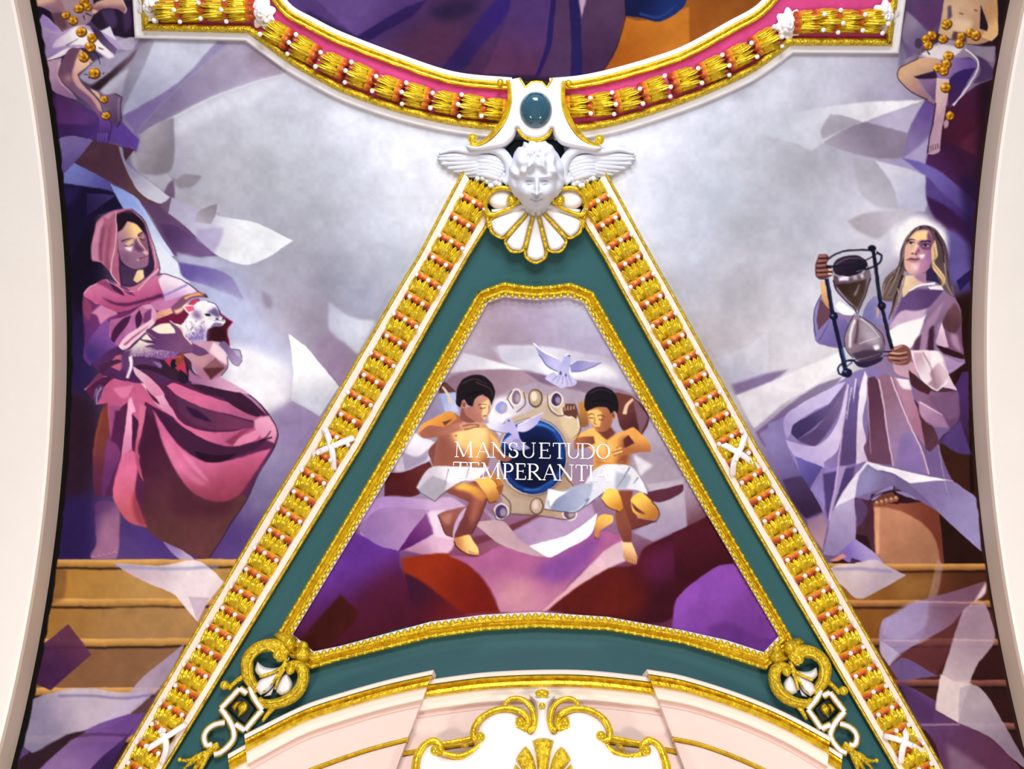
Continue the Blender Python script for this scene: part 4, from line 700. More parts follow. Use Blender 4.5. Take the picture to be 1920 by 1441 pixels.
    P('255 1082 300 1062 345 1050 430 1030 382 1082 352 1150 346 1212 300 1192 270 1122', '#935e56', '#7a4848', '300 1080 330 1180'); L('256 1085 272 1125 302 1195 346 1214', '#3a1c1c', 5); P('280 1090 340 1070 330 1140 300 1130', '#b07a6c', soft=4)
    # ------- right youth
    CUR[0] = 9
    P('1048 642 1092 602 1180 570 1240 622 1340 592 1392 570 1425 622 1382 702 1372 802 1340 840 1170 830 1160 702', '#ebb86c', '#dba25a', '1120 620 1300 780'); P('1330 622 1392 632 1372 792 1290 800 1320 720', '#85503f', soft=8); P('1180 640 1260 650 1300 690 1240 720 1170 690', '#f5cb84', soft=10, a=.7); L('1240 640 1245 760', '#b87c48', 6, 3, soft=2); P('1060 650 1100 625 1170 620 1182 660 1120 692 1062 702', '#a26648', '#7d4a3c', '1080 650 1160 680'); P('1160 690 1180 760 1170 830 1250 830 1220 760', '#c88c50', soft=4); P('1180 575 1270 560 1300 600 1250 640 1220 620', '#6a3c34', soft=1); L('1250 622 1246 632', '#5a302c', 6); L('1180 770 1300 785 1340 765', '#b87c4c', 8, 4)
    P('1348 592 1400 568 1450 610 1505 672 1502 712 1400 722 1290 742 1268 705 1340 690 1412 668 1380 640', '#dfa45c', '#a86c44', '1420 620 1420 715'); P('1340 640 1372 615 1408 665 1350 690', '#5a3030'); P('1268 706 1330 682 1340 720 1290 742', '#e4b272'); L('1275 715 1335 698', '#6a3c34', 5); L('1285 735 1345 715', '#6a3c34', 5); L('1300 690 1330 660', '#c08450', 12, 6)
    P('1130 470 1190 448 1252 455 1285 490 1272 562 1222 592 1182 582 1140 522', '#b47c54', '#9a6248', '1160 500 1260 550'); P('1132 472 1190 462 1222 482 1205 562 1182 575 1150 532', '#eec07a', soft=2); L('1138 494 1155 486 1176 494', '#3c2420', 6, 3); L('1194 500 1216 494 1240 508', '#3c2420', 6, 3); L('1144 508 1160 513 1174 508', '#2c1a1c', 5, 3); L('1200 517 1216 523 1232 518', '#2c1a1c', 5, 3); L('1180 510 1172 545 1190 550', '#8a5638', 5); L('1180 566 1205 566', '#7a3c34', 6); O(1288, 496, 13, 24, '#b07a50'); O(1287, 497, 7, 13, '#6a4034')
    P('1115 445 1128 372 1195 330 1282 350 1318 422 1312 490 1296 470 1275 488 1250 452 1182 452 1128 475', '#1b161e'); L('1150 370 1210 345 1280 365', '#3c343c', 8, 4); L('1160 420 1230 410 1290 430', '#0c090e', 8)
    L('1060 650 1085 610 1092 540', '#5a3c30', 6)
    P('985 455 1010 430 1060 430 1072 470 1068 520 1040 500 1000 490', '#5d3a36'); 
    for i in range(4): L([1000+i*17, 470-i*3, 1000+i*18, 440], '#e0bc9c', 6, 4)
    P('1160 832 1222 790 1380 795 1442 862 1490 962 1400 932 1240 942 1190 990 1160 1002 1100 1050 1050 1068 980 1062 925 1050 880 1050 890 1000 905 930 1000 945 1100 915', '#e6e7ee', '#cdd0de', '1300 830 1050 1000'); P('900 1005 960 960 1082 902 1170 892 1142 982 1052 1062 922 1050', '#8b92ae', '#a9aec4', '950 1000 1120 940', soft=1); P('905 935 1000 945 1060 915 960 985 912 1040', '#f8f9fb', soft=2); P('1300 830 1390 850 1360 930 1290 935', '#b6b9c8', soft=3); L('1380 800 1340 870 1300 930', '#8388a0', 10, 3); L('1430 860 1400 900', '#8388a0', 10, 3); L('1120 1000 1145 985 1100 1050', '#6a708c', 8, 4); L('880 1050 980 1064 1060 1068 1160 1004 1240 944', '#3c3848', 5)
    P('1310 942 1400 940 1395 1002 1425 1102 1545 1122 1392 1165 1342 1032', '#81493a', '#6a3834', '1340 960 1450 1140'); P('1300 1060 1342 1022 1392 1162 1392 1262 1425 1362 1402 1372 1350 1342 1340 1232 1308 1152', '#85503f', '#744038', '1320 1080 1380 1250')
    P('1213 985 1232 945 1255 930 1312 942 1344 1042 1320 1062 1250 1032', '#f8d070', '#c4843c', '1245 950 1320 1060'); L('1216 990 1250 1034 1322 1064', '#5a3020', 5); P('1388 992 1412 965 1452 950 1512 1002 1552 1062 1532 1115 1432 1102 1430 1090 1400 1060', '#f4c866', '#b0743c', '1430 970 1520 1110'); P('1385 1000 1440 1050 1480 1080 1420 1060', '#5a3030', soft=1); L('1512 1000 1554 1062 1534 1118 1392 1165', '#3a1c1c', 5)
    P('1340 1242 1392 1242 1422 1322 1418 1372 1352 1342', '#f0ca98', '#c09068', '1380 1260 1360 1340'); 
    for i in range(4): L([1365+i*14, 1330+i*6, 1368+i*14, 1366+i*3], '#8a5438', 4)
    P('1200 1090 1240 1078 1284 1086 1282 1122 1212 1172 1202 1224 1174 1212 1180 1132', '#e9b866', '#b98050', '1230 1090 1200 1200'); L('1180 1210 1185 1228', '#5a302c', 5); L('1196 1214 1200 1228', '#5a302c', 5)
    # ------- doves
    CUR[0] = 10
    P('818 73 850 90 880 128 962 168 985 200 965 242 915 225 880 190 850 140', '#9a98c6', '#b7b5da', '860 160 950 180'); L('818 73 880 126 962 166', '#f6f5fc', 8, 5); L('850 140 900 205 960 240', '#4a4468', 4)
    P('1030 202 1080 174 1150 182 1216 186 1150 222 1090 238 1036 242', '#8d89bc', '#a6a2cc', '1060 200 1150 200'); L('1036 198 1080 174 1216 186', '#e0def0', 5, 3); L('1040 242 1100 238 1160 216 1216 187', '#4a4468', 4)
    P('958 262 978 200 1000 150 1018 132 1036 150 1032 200 1028 250 1072 302 1060 324 1020 330 980 337 930 312 886 282 900 262 940 240', '#adaed6', '#c3c0e0', '980 180 960 310'); L('1002 150 1018 134 1034 150', '#f2f1fa', 7); O(1028, 148, 5, 5, '#2a2438'); O(978, 250, 7, 12, '#5a4a70'); O(1008, 262, 6, 10, '#5a4a70')
    for i in range(5): L([960+i*16, 265, 920+i*32, 300+i*8], '#8682b0', 5, 3)
    CUR[0] = 11
    P('538 548 600 536 660 552 690 585 662 604 600 596 560 575', '#e6e4f2', '#bcb6dc', '580 550 660 590'); P('718 592 728 552 790 520 874 478 850 530 825 560 772 592', '#d2cce8', '#b0a8d4', '740 570 840 510'); L('726 555 790 522 874 480', '#f4f2fb', 6, 3); L('560 580 620 600 690 606', '#6a6090', 4)
    P('648 548 662 520 682 513 705 535 728 600 742 645 795 692 760 702 722 704 690 690 640 652 690 612 655 580', '#bcb6dc', '#a7a0cc', '680 560 740 680'); O(676, 532, 6, 5, '#2a2438'); L('655 540 640 552', '#6a5a70', 6, 2)
    for i in range(4): L([700+i*8, 640, 690+i*26, 690+i*3], '#7d76ac', 5, 3)
    CUR[0] = 0

def paint_all():
    paint_left(); paint_right()
    keep = CANVAS.copy(); keepid = IDS.copy()
    paint_top()
    r = raster(np.array([(440, -110), (480, -40), (530, 0), (590, 44), (640, 70), (750, 112), (853, 145), (960, 155), (1040, 155), (1140, 140), (1280, 98), (1363, 53), (1428, 12), (1500, -40), (1540, -110)], float))
    M = np.zeros((CH, CW), np.float32); M[r[1]:r[1]+r[2].shape[0], r[0]:r[0]+r[2].shape[1]] = r[2]
    CANVAS[:] = keep*(1-M[..., None]) + CANVAS*M[..., None]
    keep = CANVAS.copy()
    paint_centre()
    # keep the neighbours clean of the centre panel's spill
    r = raster(np.array([(890, 530), (1118, 530), (1510, 1220), (1440, 1262), (1280, 1200), (1007, 1165), (800, 1190), (575, 1262), (505, 1210)], float))
    M = np.zeros((CH, CW), np.float32); M[r[1]:r[1]+r[2].shape[0], r[0]:r[0]+r[2].shape[1]] = r[2]
    CANVAS[:] = keep*(1-M[..., None]) + CANVAS*M[..., None]
    IDS[:] = np.where(M > .5, IDS, keepid)
    # brush grain and mottling of hand-laid paint; the hand's small unevenness along every edge
    rng = np.random.default_rng(11)
    dx = vnoise(CH, CW, 9, rng)*.55+vnoise(CH, CW, 50, rng)*1.3; dy = vnoise(CH, CW, 9, rng)*.55+vnoise(CH, CW, 50, rng)*1.3
    yy, xx = np.mgrid[0:CH, 0:CW]
    fx_ = np.clip(xx+dx, 0, CW-1.01); fy_ = np.clip(yy+dy, 0, CH-1.01); ax, ay = fx_.astype(int), fy_.astype(int); tx, ty = (fx_-ax)[..., None].astype(np.float32), (fy_-ay)[..., None].astype(np.float32)
    CANVAS[:] = (CANVAS[ay, ax]*(1-tx)+CANVAS[ay, ax+1]*tx)*(1-ty)+(CANVAS[ay+1, ax]*(1-tx)+CANVAS[ay+1, ax+1]*tx)*ty
    n = vnoise(CH, CW, 60, rng)*.022+vnoise(CH, CW, 22, rng)*.02+vnoise(CH, CW, 8, rng)*.014+rng.normal(0, .006, (CH, CW)).astype(np.float32)
    CANVAS[:] = np.clip(CANVAS*(1+n[..., None]*1.3)+n[..., None]*.2, 0, 1)
    g_ = CANVAS.mean(-1, keepdims=True); CANVAS[:] = np.clip(g_+(CANVAS-g_)*1.10, 0, 1); CANVAS[:] = np.clip((CANVAS-.5)*1.07+.495, 0, 1)
# ================================================================ materials
MAT = {}
def new_mat(name):
    m = bpy.data.materials.new(name); m.use_nodes = True; MAT[name] = m
    return m, m.node_tree.nodes, m.node_tree.links, m.node_tree.nodes['Principled BSDF']
def srgb(h):
    c = hexc(h); return tuple(np.where(c <= .04045, c/12.92, ((c+.055)/1.055)**2.4).tolist())+(1,)
def simple(name, col, rough=.6, metal=0.0, var=.06, scale=6.0, bump=.0, bscale=40, spec=.3, coat=0):
    m, N, K, b = new_mat(name)
    tc = N.new('ShaderNodeTexCoord')
    n = N.new('ShaderNodeTexNoise'); n.inputs['Scale'].default_value = scale; n.inputs['Detail'].default_value = 5
    K.new(tc.outputs['Object'], n.inputs['Vector'])
    mx = N.new('ShaderNodeMix'); mx.data_type = 'RGBA'
    c = srgb(col); mx.inputs[6].default_value = tuple(v*(1-var) for v in c[:3])+(1,); mx.inputs[7].default_value = tuple(min(1, v*(1+var)) for v in c[:3])+(1,)
    K.new(n.outputs['Fac'], mx.inputs[0]); K.new(mx.outputs[2], b.inputs['Base Color'])
    b.inputs['Roughness'].default_value = rough; b.inputs['Metallic'].default_value = metal; b.inputs['Specular IOR Level'].default_value = spec
    if coat: b.inputs['Coat Weight'].default_value = coat; b.inputs['Coat Roughness'].default_value = .08
    if bump:
        n2 = N.new('ShaderNodeTexNoise'); n2.inputs['Scale'].default_value = bscale; n2.inputs['Detail'].default_value = 4
        K.new(tc.outputs['Object'], n2.inputs['Vector'])
        bp = N.new('ShaderNodeBump'); bp.inputs['Strength'].default_value = bump; bp.inputs['Distance'].default_value = .02
        K.new(n2.outputs['Fac'], bp.inputs['Height']); K.new(bp.outputs[0], b.inputs['Normal'])
    return m
simple('white_stucco', '#f6f3f7', .55, bump=.12, bscale=25, var=.03)
simple('cherub_stucco', '#dadeeb', .5, bump=.1, bscale=20, var=.04)
simple('cream_stucco', '#f6e9de', .6, bump=.05, var=.03)
simple('rose_stucco', '#eed6d0', .6, bump=.05, var=.04)
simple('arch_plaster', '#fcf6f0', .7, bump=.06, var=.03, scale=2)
simple('vault_plaster', '#cfcad6', .8, var=.06, scale=2)
simple('pink_field', '#d8478c', .55, var=.12, scale=5)
simple('green_field', '#285a61', .5, var=.10, scale=1.5, bump=.04)
simple('dark_green', '#12262c', .5, var=.2)
simple('cabochon_green', '#1f4f62', .12, var=.05, spec=.6, coat=.6)
simple('orange_lacquer', '#c4601c', .35, var=.45, scale=9, spec=.5)
simple('leaf_ground_shaded', '#5c3a0c', .6, var=.4, scale=20)  # brown ground, darkened to put shade into the gaps between leaves
simple('arch_plaster_shaded', '#cdbcae', .75, var=.04, scale=2)  # arch plaster with the shade of the side faces put into its colour
simple('letter_paint', '#fbfbfd', .6, var=.02)
simple('stone_floor', '#b9a894', .4, var=.15, scale=1.2)

# calyx lacquer: red-brown at the foot running into gold at the rim
m, N, K, b = new_mat('calyx_lacquer')
tc = N.new('ShaderNodeTexCoord'); sp = N.new('ShaderNodeSeparateXYZ'); K.new(tc.outputs['Object'], sp.inputs[0])
cr = N.new('ShaderNodeValToRGB'); K.new(sp.outputs['Y'], cr.inputs['Fac'])
e = cr.color_ramp.elements; e[0].position = 0.0; e[0].color = srgb('#a83c0c'); e[1].position = .22; e[1].color = srgb('#e0a01c')
x = cr.color_ramp.elements.new(.10); x.color = srgb('#d4681a')
K.new(cr.outputs[0], b.inputs['Base Color']); b.inputs['Roughness'].default_value = .35

def gold(name, lo, hi, rough, bump, bscale, metal=.85):
    m, N, K, b = new_mat(name)
    tc = N.new('ShaderNodeTexCoord')
    n = N.new('ShaderNodeTexNoise'); n.inputs['Scale'].default_value = bscale; n.inputs['Detail'].default_value = 6; n.inputs['Roughness'].default_value = .6
    K.new(tc.outputs['Object'], n.inputs['Vector'])
    cr = N.new('ShaderNodeValToRGB'); cr.color_ramp.elements[0].position = .3; cr.color_ramp.elements[1].position = .68
    cr.color_ramp.elements[0].color = srgb(lo); cr.color_ramp.elements[1].color = srgb(hi)
    K.new(n.outputs['Fac'], cr.inputs['Fac']); K.new(cr.outputs[0], b.inputs['Base Color'])
    bp = N.new('ShaderNodeBump'); bp.inputs['Strength'].default_value = bump; bp.inputs['Distance'].default_value = .02
    n2 = N.new('ShaderNodeTexNoise'); n2.inputs['Scale'].default_value = bscale*1.6; n2.inputs['Detail'].default_value = 3
    K.new(tc.outputs['Object'], n2.inputs['Vector'])
    K.new(n2.outputs['Fac'], bp.inputs['Height']); K.new(bp.outputs[0], b.inputs['Normal'])
    b.inputs['Metallic'].default_value = metal; b.inputs['Roughness'].default_value = rough
gold('gold_leaf', '#b58406', '#ffe634', .25, .9, 34, .6)
gold('gold_smooth', '#c89a0c', '#ffe030', .24, .3, 18, .6)
gold('gold_crackle', '#b07e06', '#ffe83e', .24, .5, 30, .55)
gold('gold_cast', '#c99a0c', '#ffe93c', .22, 0.0, 2.5, .6)

# painted mural material: pigment from the painter's colour layer, faint plaster relief
m, N, K, b = new_mat('mural_paint')
at = N.new('ShaderNodeAttribute'); at.attribute_name = 'pigment'
K.new(at.outputs['Color'], b.inputs['Base Color'])
b.inputs['Roughness'].default_value = .75; b.inputs['Specular IOR Level'].default_value = .12
tc = N.new('ShaderNodeTexCoord'); n = N.new('ShaderNodeTexNoise'); n.inputs['Scale'].default_value = 14; n.inputs['Detail'].default_value = 6
K.new(tc.outputs['Object'], n.inputs['Vector'])
bp = N.new('ShaderNodeBump'); bp.inputs['Strength'].default_value = .10; bp.inputs['Distance'].default_value = .02
K.new(n.outputs['Fac'], bp.inputs['Height']); K.new(bp.outputs[0], b.inputs['Normal'])

# ================================================================ object helpers
def link(name, me, mat, parent=None, label=None, cat=None, group=None, kind=None):
    o = bpy.data.objects.new(name, me); COL.objects.link(o)
    if me is not None and mat and not me.materials: me.materials.append(MAT[mat])
    if parent: o.parent = parent
    if label: o['label'] = label
    if cat: o['category'] = cat
    if group: o['group'] = group
    if kind: o['kind'] = kind
    return o
def npmesh(name, V, Fq, smooth=True, col=None):
    V = np.ascontiguousarray(V, np.float32).reshape(-1, 3); Fq = np.ascontiguousarray(Fq, np.int32)
    me = bpy.data.meshes.new(name); k = Fq.shape[1]
    me.vertices.add(len(V)); me.vertices.foreach_set('co', V.ravel())
    me.loops.add(Fq.size); me.loops.foreach_set('vertex_index', Fq.ravel())
    me.polygons.add(len(Fq)); me.polygons.foreach_set('loop_start', np.arange(0, Fq.size, k, dtype=np.int32)); me.polygons.foreach_set('loop_total', np.full(len(Fq), k, np.int32))
    me.polygons.foreach_set('use_smooth', np.full(len(Fq), smooth))
    if col is not None:
        c = me.color_attributes.new('pigment', 'FLOAT_COLOR', 'POINT')
        c.data.foreach_set('color', np.concatenate([col, np.ones((len(col), 1))], 1).astype(np.float32).ravel())
    me.update(calc_edges=True)
    return me
def grid_faces(nr, nc, closed=False):
    i, j = np.meshgrid(np.arange(nr-1), np.arange(nc if closed else nc-1), indexing='ij')
    j2 = (j+1) % nc
    return np.stack([i*nc+j, i*nc+j2, (i+1)*nc+j2, (i+1)*nc+j], -1).reshape(-1, 4)
def empty(name, at, label, cat, group=None, kind=None):
    o = link(name, None, None, label=label, cat=cat, group=group, kind=kind); o.empty_display_size = .1
    o.location = at; return o
def put_under(o, parent):
    o.parent = parent; o.matrix_parent_inverse = Matrix.Translation(-parent.location)
    return o
def resample(p, n=None, step=6.0, closed=False):
    q = np.concatenate([p, p[:1]]) if closed else p
    d = np.r_[0, np.cumsum(np.hypot(*np.diff(q, axis=0).T))]
    n = n or max(2, int(d[-1]/step)+1)
    t = np.linspace(0, d[-1], n)
    return np.c_[np.interp(t, d, q[:, 0]), np.interp(t, d, q[:, 1])]
def px(t, curve=False, closed=False, sharp=62):
    p = nums(t)
    return spline(p, closed, sharp, 4.0) if curve else p
def normals2(p, closed=False):
    if closed: a = np.roll(p, 1, 0); b = np.roll(p, -1, 0)
    else: a = np.concatenate([2*p[:1]-p[1:2], p[:-1]]); b = np.concatenate([p[1:], 2*p[-1:]-p[-2:-1]])
    u = p-a; v = b-p
    u /= np.hypot(u[:, 0], u[:, 1])[:, None]+1e-9; v /= np.hypot(v[:, 0], v[:, 1])[:, None]+1e-9
    nu = np.c_[-u[:, 1], u[:, 0]]; nv = np.c_[-v[:, 1], v[:, 0]]
    m = nu+nv; l = np.hypot(m[:, 0], m[:, 1])[:, None]+1e-9; m /= l
    c = np.clip((m*nu).sum(1), .35, 1)[:, None]
    return m/c
def densify(p, step=14.0, closed=False):
    """extra points on long straight runs so that a path follows the curved vault; corners are kept"""
    out = []; n = len(p)
    for i in range(n if closed else n-1):
        a, b = p[i], p[(i+1) % n]; k = max(1, int(np.hypot(*(b-a))/step))
        out.append(a+(b-a)*(np.arange(k)/k)[:, None])
    if not closed: out.append(p[-1:])
    return np.concatenate(out)
def sweep(name, p, prof, mat, parent=None, closed=False, smooth=True, **kw):
    """moulding: profile of (offset px to the path's right-hand side in the image, height m) run along a path on the vault"""
    p = densify(p, closed=closed); n = normals2(p, closed)
    rows = []
    for off, h in prof: rows.append(hit(p[:, 0]+n[:, 0]*off, p[:, 1]+n[:, 1]*off, h))
    V = np.stack(rows, 0)
    Fq = grid_faces(len(prof), len(p), closed)
    o = link(name, npmesh(name, V, Fq, smooth), mat, None, **kw)
    if parent: put_under(o, parent)
    return o
def bar_prof(o0, o1, h0, h1, k=7):
    """rounded bar between two offsets"""
    t = np.linspace(0, math.pi, k)
    return [(o0, h0)]+[((o0+o1)/2-(o1-o0)/2*math.cos(a), h0+(h1-h0)*math.sin(a)**.7) for a in t[1:-1]]+[(o1, h0)]
def tube(name, p, r, h, mat, parent=None, k=8, flat=1.0, cap=True, r1=None, **kw):
    """round bar lying on the vault: path in px, radius in px (list = taper), centre height in m"""
    p = np.asarray(p, float); n = len(p)
    r = np.interp(np.linspace(0, 1, n), np.linspace(0, 1, len(r)), r) if isinstance(r, (list, tuple)) else np.full(n, float(r))
    h = np.interp(np.linspace(0, 1, n), np.linspace(0, 1, len(h)), h) if isinstance(h, (list, tuple)) else np.full(n, float(h))
    C = hit(p[:, 0], p[:, 1], h); N_ = nrm(C); T = np.gradient(C, axis=0); T /= np.linalg.norm(T, axis=1)[:, None]+1e-9
    B = np.cross(N_, T); B /= np.linalg.norm(B, axis=1)[:, None]+1e-9
    s = ((C-EYE)@FWD)/F_PX
    a = np.linspace(0, 2*np.pi, k, endpoint=False)
    V = C[:, None]+(r*s)[:, None, None]*(np.cos(a)[None, :, None]*B[:, None]+flat*np.sin(a)[None, :, None]*N_[:, None])
    if cap:
        V = np.concatenate([np.repeat(C[:1], k, 0)[None]-0*V[:1], V, np.repeat(C[-1:], k, 0)[None]], 0); n += 2
    o = link(name, npmesh(name, V, grid_faces(n, k, True)), mat, None, **kw)
    if parent: put_under(o, parent)
    return o
def relief(name, outline, mat, h0, h1, bevel, parent=None, step=1.6, extra=None, holes=(), **kw):
    """cushion-shaped piece standing on the vault: outline in px, rising from h0 to h1 within `bevel` px of its edge"""
    p = np.asarray(outline, float)
    x0, y0 = np.floor(p.min(0))-2; x1, y1 = np.ceil(p.max(0))+2
    gx = np.arange(x0, x1+step, step); gy = np.arange(y0, y1+step, step)
    X, Y = np.meshgrid(gx, gy)
    def inside(q):
        c = np.zeros(X.shape, bool); b = np.roll(q, -1, 0)
        for (ax, ay), (bx, by) in zip(q, b):
            if ay == by: continue
            c ^= ((ay > Y) != (by > Y)) & (X < (bx-ax)*(Y-ay)/(by-ay)+ax)
        return c
    def dist(q):
        d = np.full(X.shape, 1e9); nx = np.zeros(X.shape); ny = np.zeros(X.shape); b = np.roll(q, -1, 0)
        for (ax, ay), (bx, by) in zip(q, b):
            ux, uy = bx-ax, by-ay; l2 = ux*ux+uy*uy+1e-12
            t = np.clip(((X-ax)*ux+(Y-ay)*uy)/l2, 0, 1); cx = ax+t*ux; cy = ay+t*uy
            e = np.hypot(X-cx, Y-cy); k = e < d
            d = np.where(k, e, d); nx = np.where(k, cx, nx); ny = np.where(k, cy, ny)
        return d, nx, ny
    ins = inside(p); d, qx, qy = dist(p)
    for hq in holes:
        i2 = inside(hq); d2, ax_, ay_ = dist(hq); k = d2 < d
        ins &= ~i2; d = np.where(k, d2, d); qx = np.where(k, ax_, qx); qy = np.where(k, ay_, qy)
    # vertices just outside slide onto the outline so the silhouette is clean
    near = (~ins) & (d < step*1.5)
    PX = np.where(near, qx, X); PY = np.where(near, qy, Y); D = np.where(ins, d, 0)
    t = np.clip(D/bevel, 0, 1); H = h0+(h1-h0)*np.sqrt(np.clip(1-(1-t)**2, 0, 1))
    if extra is not None: H = H+np.where(ins, extra(X, Y, D), 0)
    use = ins | near
    q = use[:-1, :-1] & use[1:, :-1] & use[:-1, 1:] & use[1:, 1:] & (ins[:-1, :-1] | ins[1:, :-1] | ins[:-1, 1:] | ins[1:, 1:])
    nc = X.shape[1]; i, j = np.nonzero(q)
    Fq = np.stack([i*nc+j, (i+1)*nc+j, (i+1)*nc+j+1, i*nc+j+1], -1)
    ids, inv = np.unique(Fq, return_inverse=True); Fq = inv.reshape(-1, 4)
    V = hit(PX.ravel()[ids], PY.ravel()[ids], H.ravel()[ids])
    o = link(name, npmesh(name, V, Fq), mat, None, **kw)
    if parent: put_under(o, parent)
    return o
def plate(name, outline, mat, h, parent=None, **kw): return relief(name, outline, mat, h-.02, h, 2.0, parent, step=5.0, **kw)
def ball_mesh(name, seg=12, ring=8):
    t = np.linspace(0, math.pi, ring+1); a = np.linspace(0, 2*math.pi, seg, endpoint=False)
    V = np.stack([np.outer(np.sin(t), np.cos(a)), np.outer(np.sin(t), np.sin(a)), np.outer(np.cos(t), np.ones(seg))], -1)
    return npmesh(name, V, grid_faces(ring+1, seg, True)[:, ::-1])
BALLS = {}
def frame_at(x, y, h, ux=1.0, uy=0.0):
    """matrix on the vault: local X along image direction (ux, uy), Z out of the plaster"""
    c = hit(x, y, h); t = hit(x+ux, y+uy, h)-hit(x-ux, y-uy, h); n = nrm(c)
    t = t-n*(t@n); t /= np.linalg.norm(t); b = np.cross(n, t)
    return Matrix(((t[0], b[0], n[0], c[0]), (t[1], b[1], n[1], c[1]), (t[2], b[2], n[2], c[2]), (0, 0, 0, 1)))
def ball(name, x, y, h, r, mat, parent, sz=1.0, sx=1.0, **kw):
    if mat not in BALLS: BALLS[mat] = ball_mesh(name)
    o = link(name, BALLS[mat], mat, None, **kw)
    s = r*depth_at(x, y, h)/F_PX
    o.matrix_world = frame_at(x, y, h) @ Matrix.Diagonal((s*sx, s, s*sz, 1))
    if parent:
        mw = o.matrix_world.copy(); o.parent = parent; o.matrix_parent_inverse = Matrix.Translation(-parent.location) if parent.type == 'EMPTY' else parent.matrix_world.inverted()
        o.matrix_basis = mw if parent.type == 'EMPTY' else o.matrix_parent_inverse.inverted() @ parent.matrix_world.inverted() @ mw
    return o

# ================================================================ structure
def barrel(name, x0, x1, rad, t0, t1, mat, label=None, kind='structure'):
    th = np.linspace(t0, t1, 160); xs = np.linspace(x0, x1, 12)
    V = AX+xs[None, :, None]*RGT+(rad*np.sin(th))[:, None, None]*UPV+(rad*np.cos(th))[:, None, None]*FWD
    o = link(name, npmesh(name, V, grid_faces(160, 12)), mat, kind=kind, label=label)
    return o
TH0, TH1 = -PITCH, math.pi-PITCH      # springing of the near wall to the far springing
barrel('ceiling', XL-1.6, XR+1.6, RAD+.06, TH0, TH1*.72, 'vault_plaster', 'plain plaster shell of the barrel vault behind the paintings')
def arch(name, xa, sgn, label):
    prof = [(0, -.06), (0, .235), (.012, .262), (.035, .272), (1.5, .272), (1.5, -.06)]
    th = np.linspace(TH0-.02, TH1*.72, 220)
    rows = []
    for dx, h in prof:
        r = RAD-h
        rows.append(AX+(xa+sgn*dx)*RGT+(r*np.sin(th))[:, None]*UPV+(r*np.cos(th))[:, None]*FWD)
    V = np.stack(rows, 0)
    me = npmesh(name, V, grid_faces(len(prof), len(th)), smooth=False)
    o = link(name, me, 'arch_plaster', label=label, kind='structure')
    me.materials.append(MAT['arch_plaster_shaded'])
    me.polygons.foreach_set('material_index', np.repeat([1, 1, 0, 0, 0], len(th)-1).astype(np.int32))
    return o
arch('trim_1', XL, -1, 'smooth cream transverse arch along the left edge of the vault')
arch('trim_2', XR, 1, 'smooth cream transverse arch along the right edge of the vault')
def box(name, a, b_, mat, **kw):
    (x0, y0, z0), (x1, y1, z1) = a, b_
    V = [(x0, y0, z0), (x1, y0, z0), (x1, y1, z0), (x0, y1, z0), (x0, y0, z1), (x1, y0, z1), (x1, y1, z1), (x0, y1, z1)]
    return link(name, npmesh(name, V, [(0, 3, 2, 1), (4, 5, 6, 7), (0, 1, 5, 4), (1, 2, 6, 5), (2, 3, 7, 6), (3, 0, 4, 7)], False), mat, **kw)
SPY = AX[1]+RAD
box('wall_back', (XL-1.6, SPY-.03, 0), (XR+1.6, SPY+.3, AX[2]), 'arch_plaster', kind='structure', label='plain cream wall below the vault')
box('floor', (-9, -9, -.1), (9, SPY+.3, 0), 'stone_floor', kind='structure', label='pale stone floor of the chapel')

# ================================================================ murals
paint_all()
def region(poly):
    R = np.zeros((CH, CW), bool); r = raster(np.array(poly, float))
    R[r[1]:r[1]+r[2].shape[0], r[0]:r[0]+r[2].shape[1]] = r[2] > .5
    return R
RIBL_OUT = [(868, 318), (860, 333), (783, 480), (746, 540), (571, 840), (497, 960), (213, 1441), (150, 1545)]
RIBL_IN = [(925, 405), (910, 433), (880, 480), (846, 540), (677, 840), (603, 960), (310, 1441), (248, 1545)]
RIBR_OUT = [(1135, 318), (1143, 333), (1223, 480), (1257, 540), (1423, 840), (1497, 960), (1770, 1441), (1828, 1545)]
RIBR_IN = [(1085, 405), (1100, 433), (1130, 480), (1162, 540), (1329, 840), (1395, 960), (1677, 1441), (1738, 1545)]
RING_OUT = [(246, -100), (250, 0), (254, 70), (460, 75)]
arcL = spline(np.array([(460, 75), (498, 103), (540, 133), (587, 160), (640, 187), (723, 217), (807, 239), (880, 252), (960, 260)], float), False, step=10)
arcR = spline(np.array([(1040, 262), (1107, 257), (1173, 243), (1280, 208), (1350, 180), (1413, 150), (1455, 122), (1487, 98)], float), False, step=10)
RING_OUTL = np.array([(246, -100), (250, 0), (254, 70), (460, 75)]+arcL[1:].tolist(), float)
RING_OUTR = np.array(arcR.tolist()+[(1684, 99), (1690, 50), (1697, 0), (1703, -100)], float)
inL = spline(np.array([(470, -110), (540, 5), (590, 36), (640, 61), (750, 103), (853, 136), (960, 147)], float), False, step=10)
inR = spline(np.array([(1030, 148), (1085, 143), (1140, 132), (1215, 111), (1280, 88), (1363, 43), (1428, 3), (1510, -110)], float), False, step=10)
sh = lambda P_, dx, dy: [(x+dx, y+dy) for x, y in P_]
GR = {}
GR['left'] = region([(-110, -110), (252, -110), (260, 62), (462, 66)]+sh(arcL.tolist(), 4, -9)+[(960, 300), (880, 330)]+sh(RIBL_OUT[1:], 6, 0)+[(-110, 1551)])
GR['right'] = region([(2030, -110), (1694, -110), (1680, 92), (1486, 90)]+sh(arcR.tolist()[::-1], -4, -9)+[(1040, 300), (1125, 330)]+sh(RIBR_OUT[1:], -6, 0)+[(2030, 1551)])
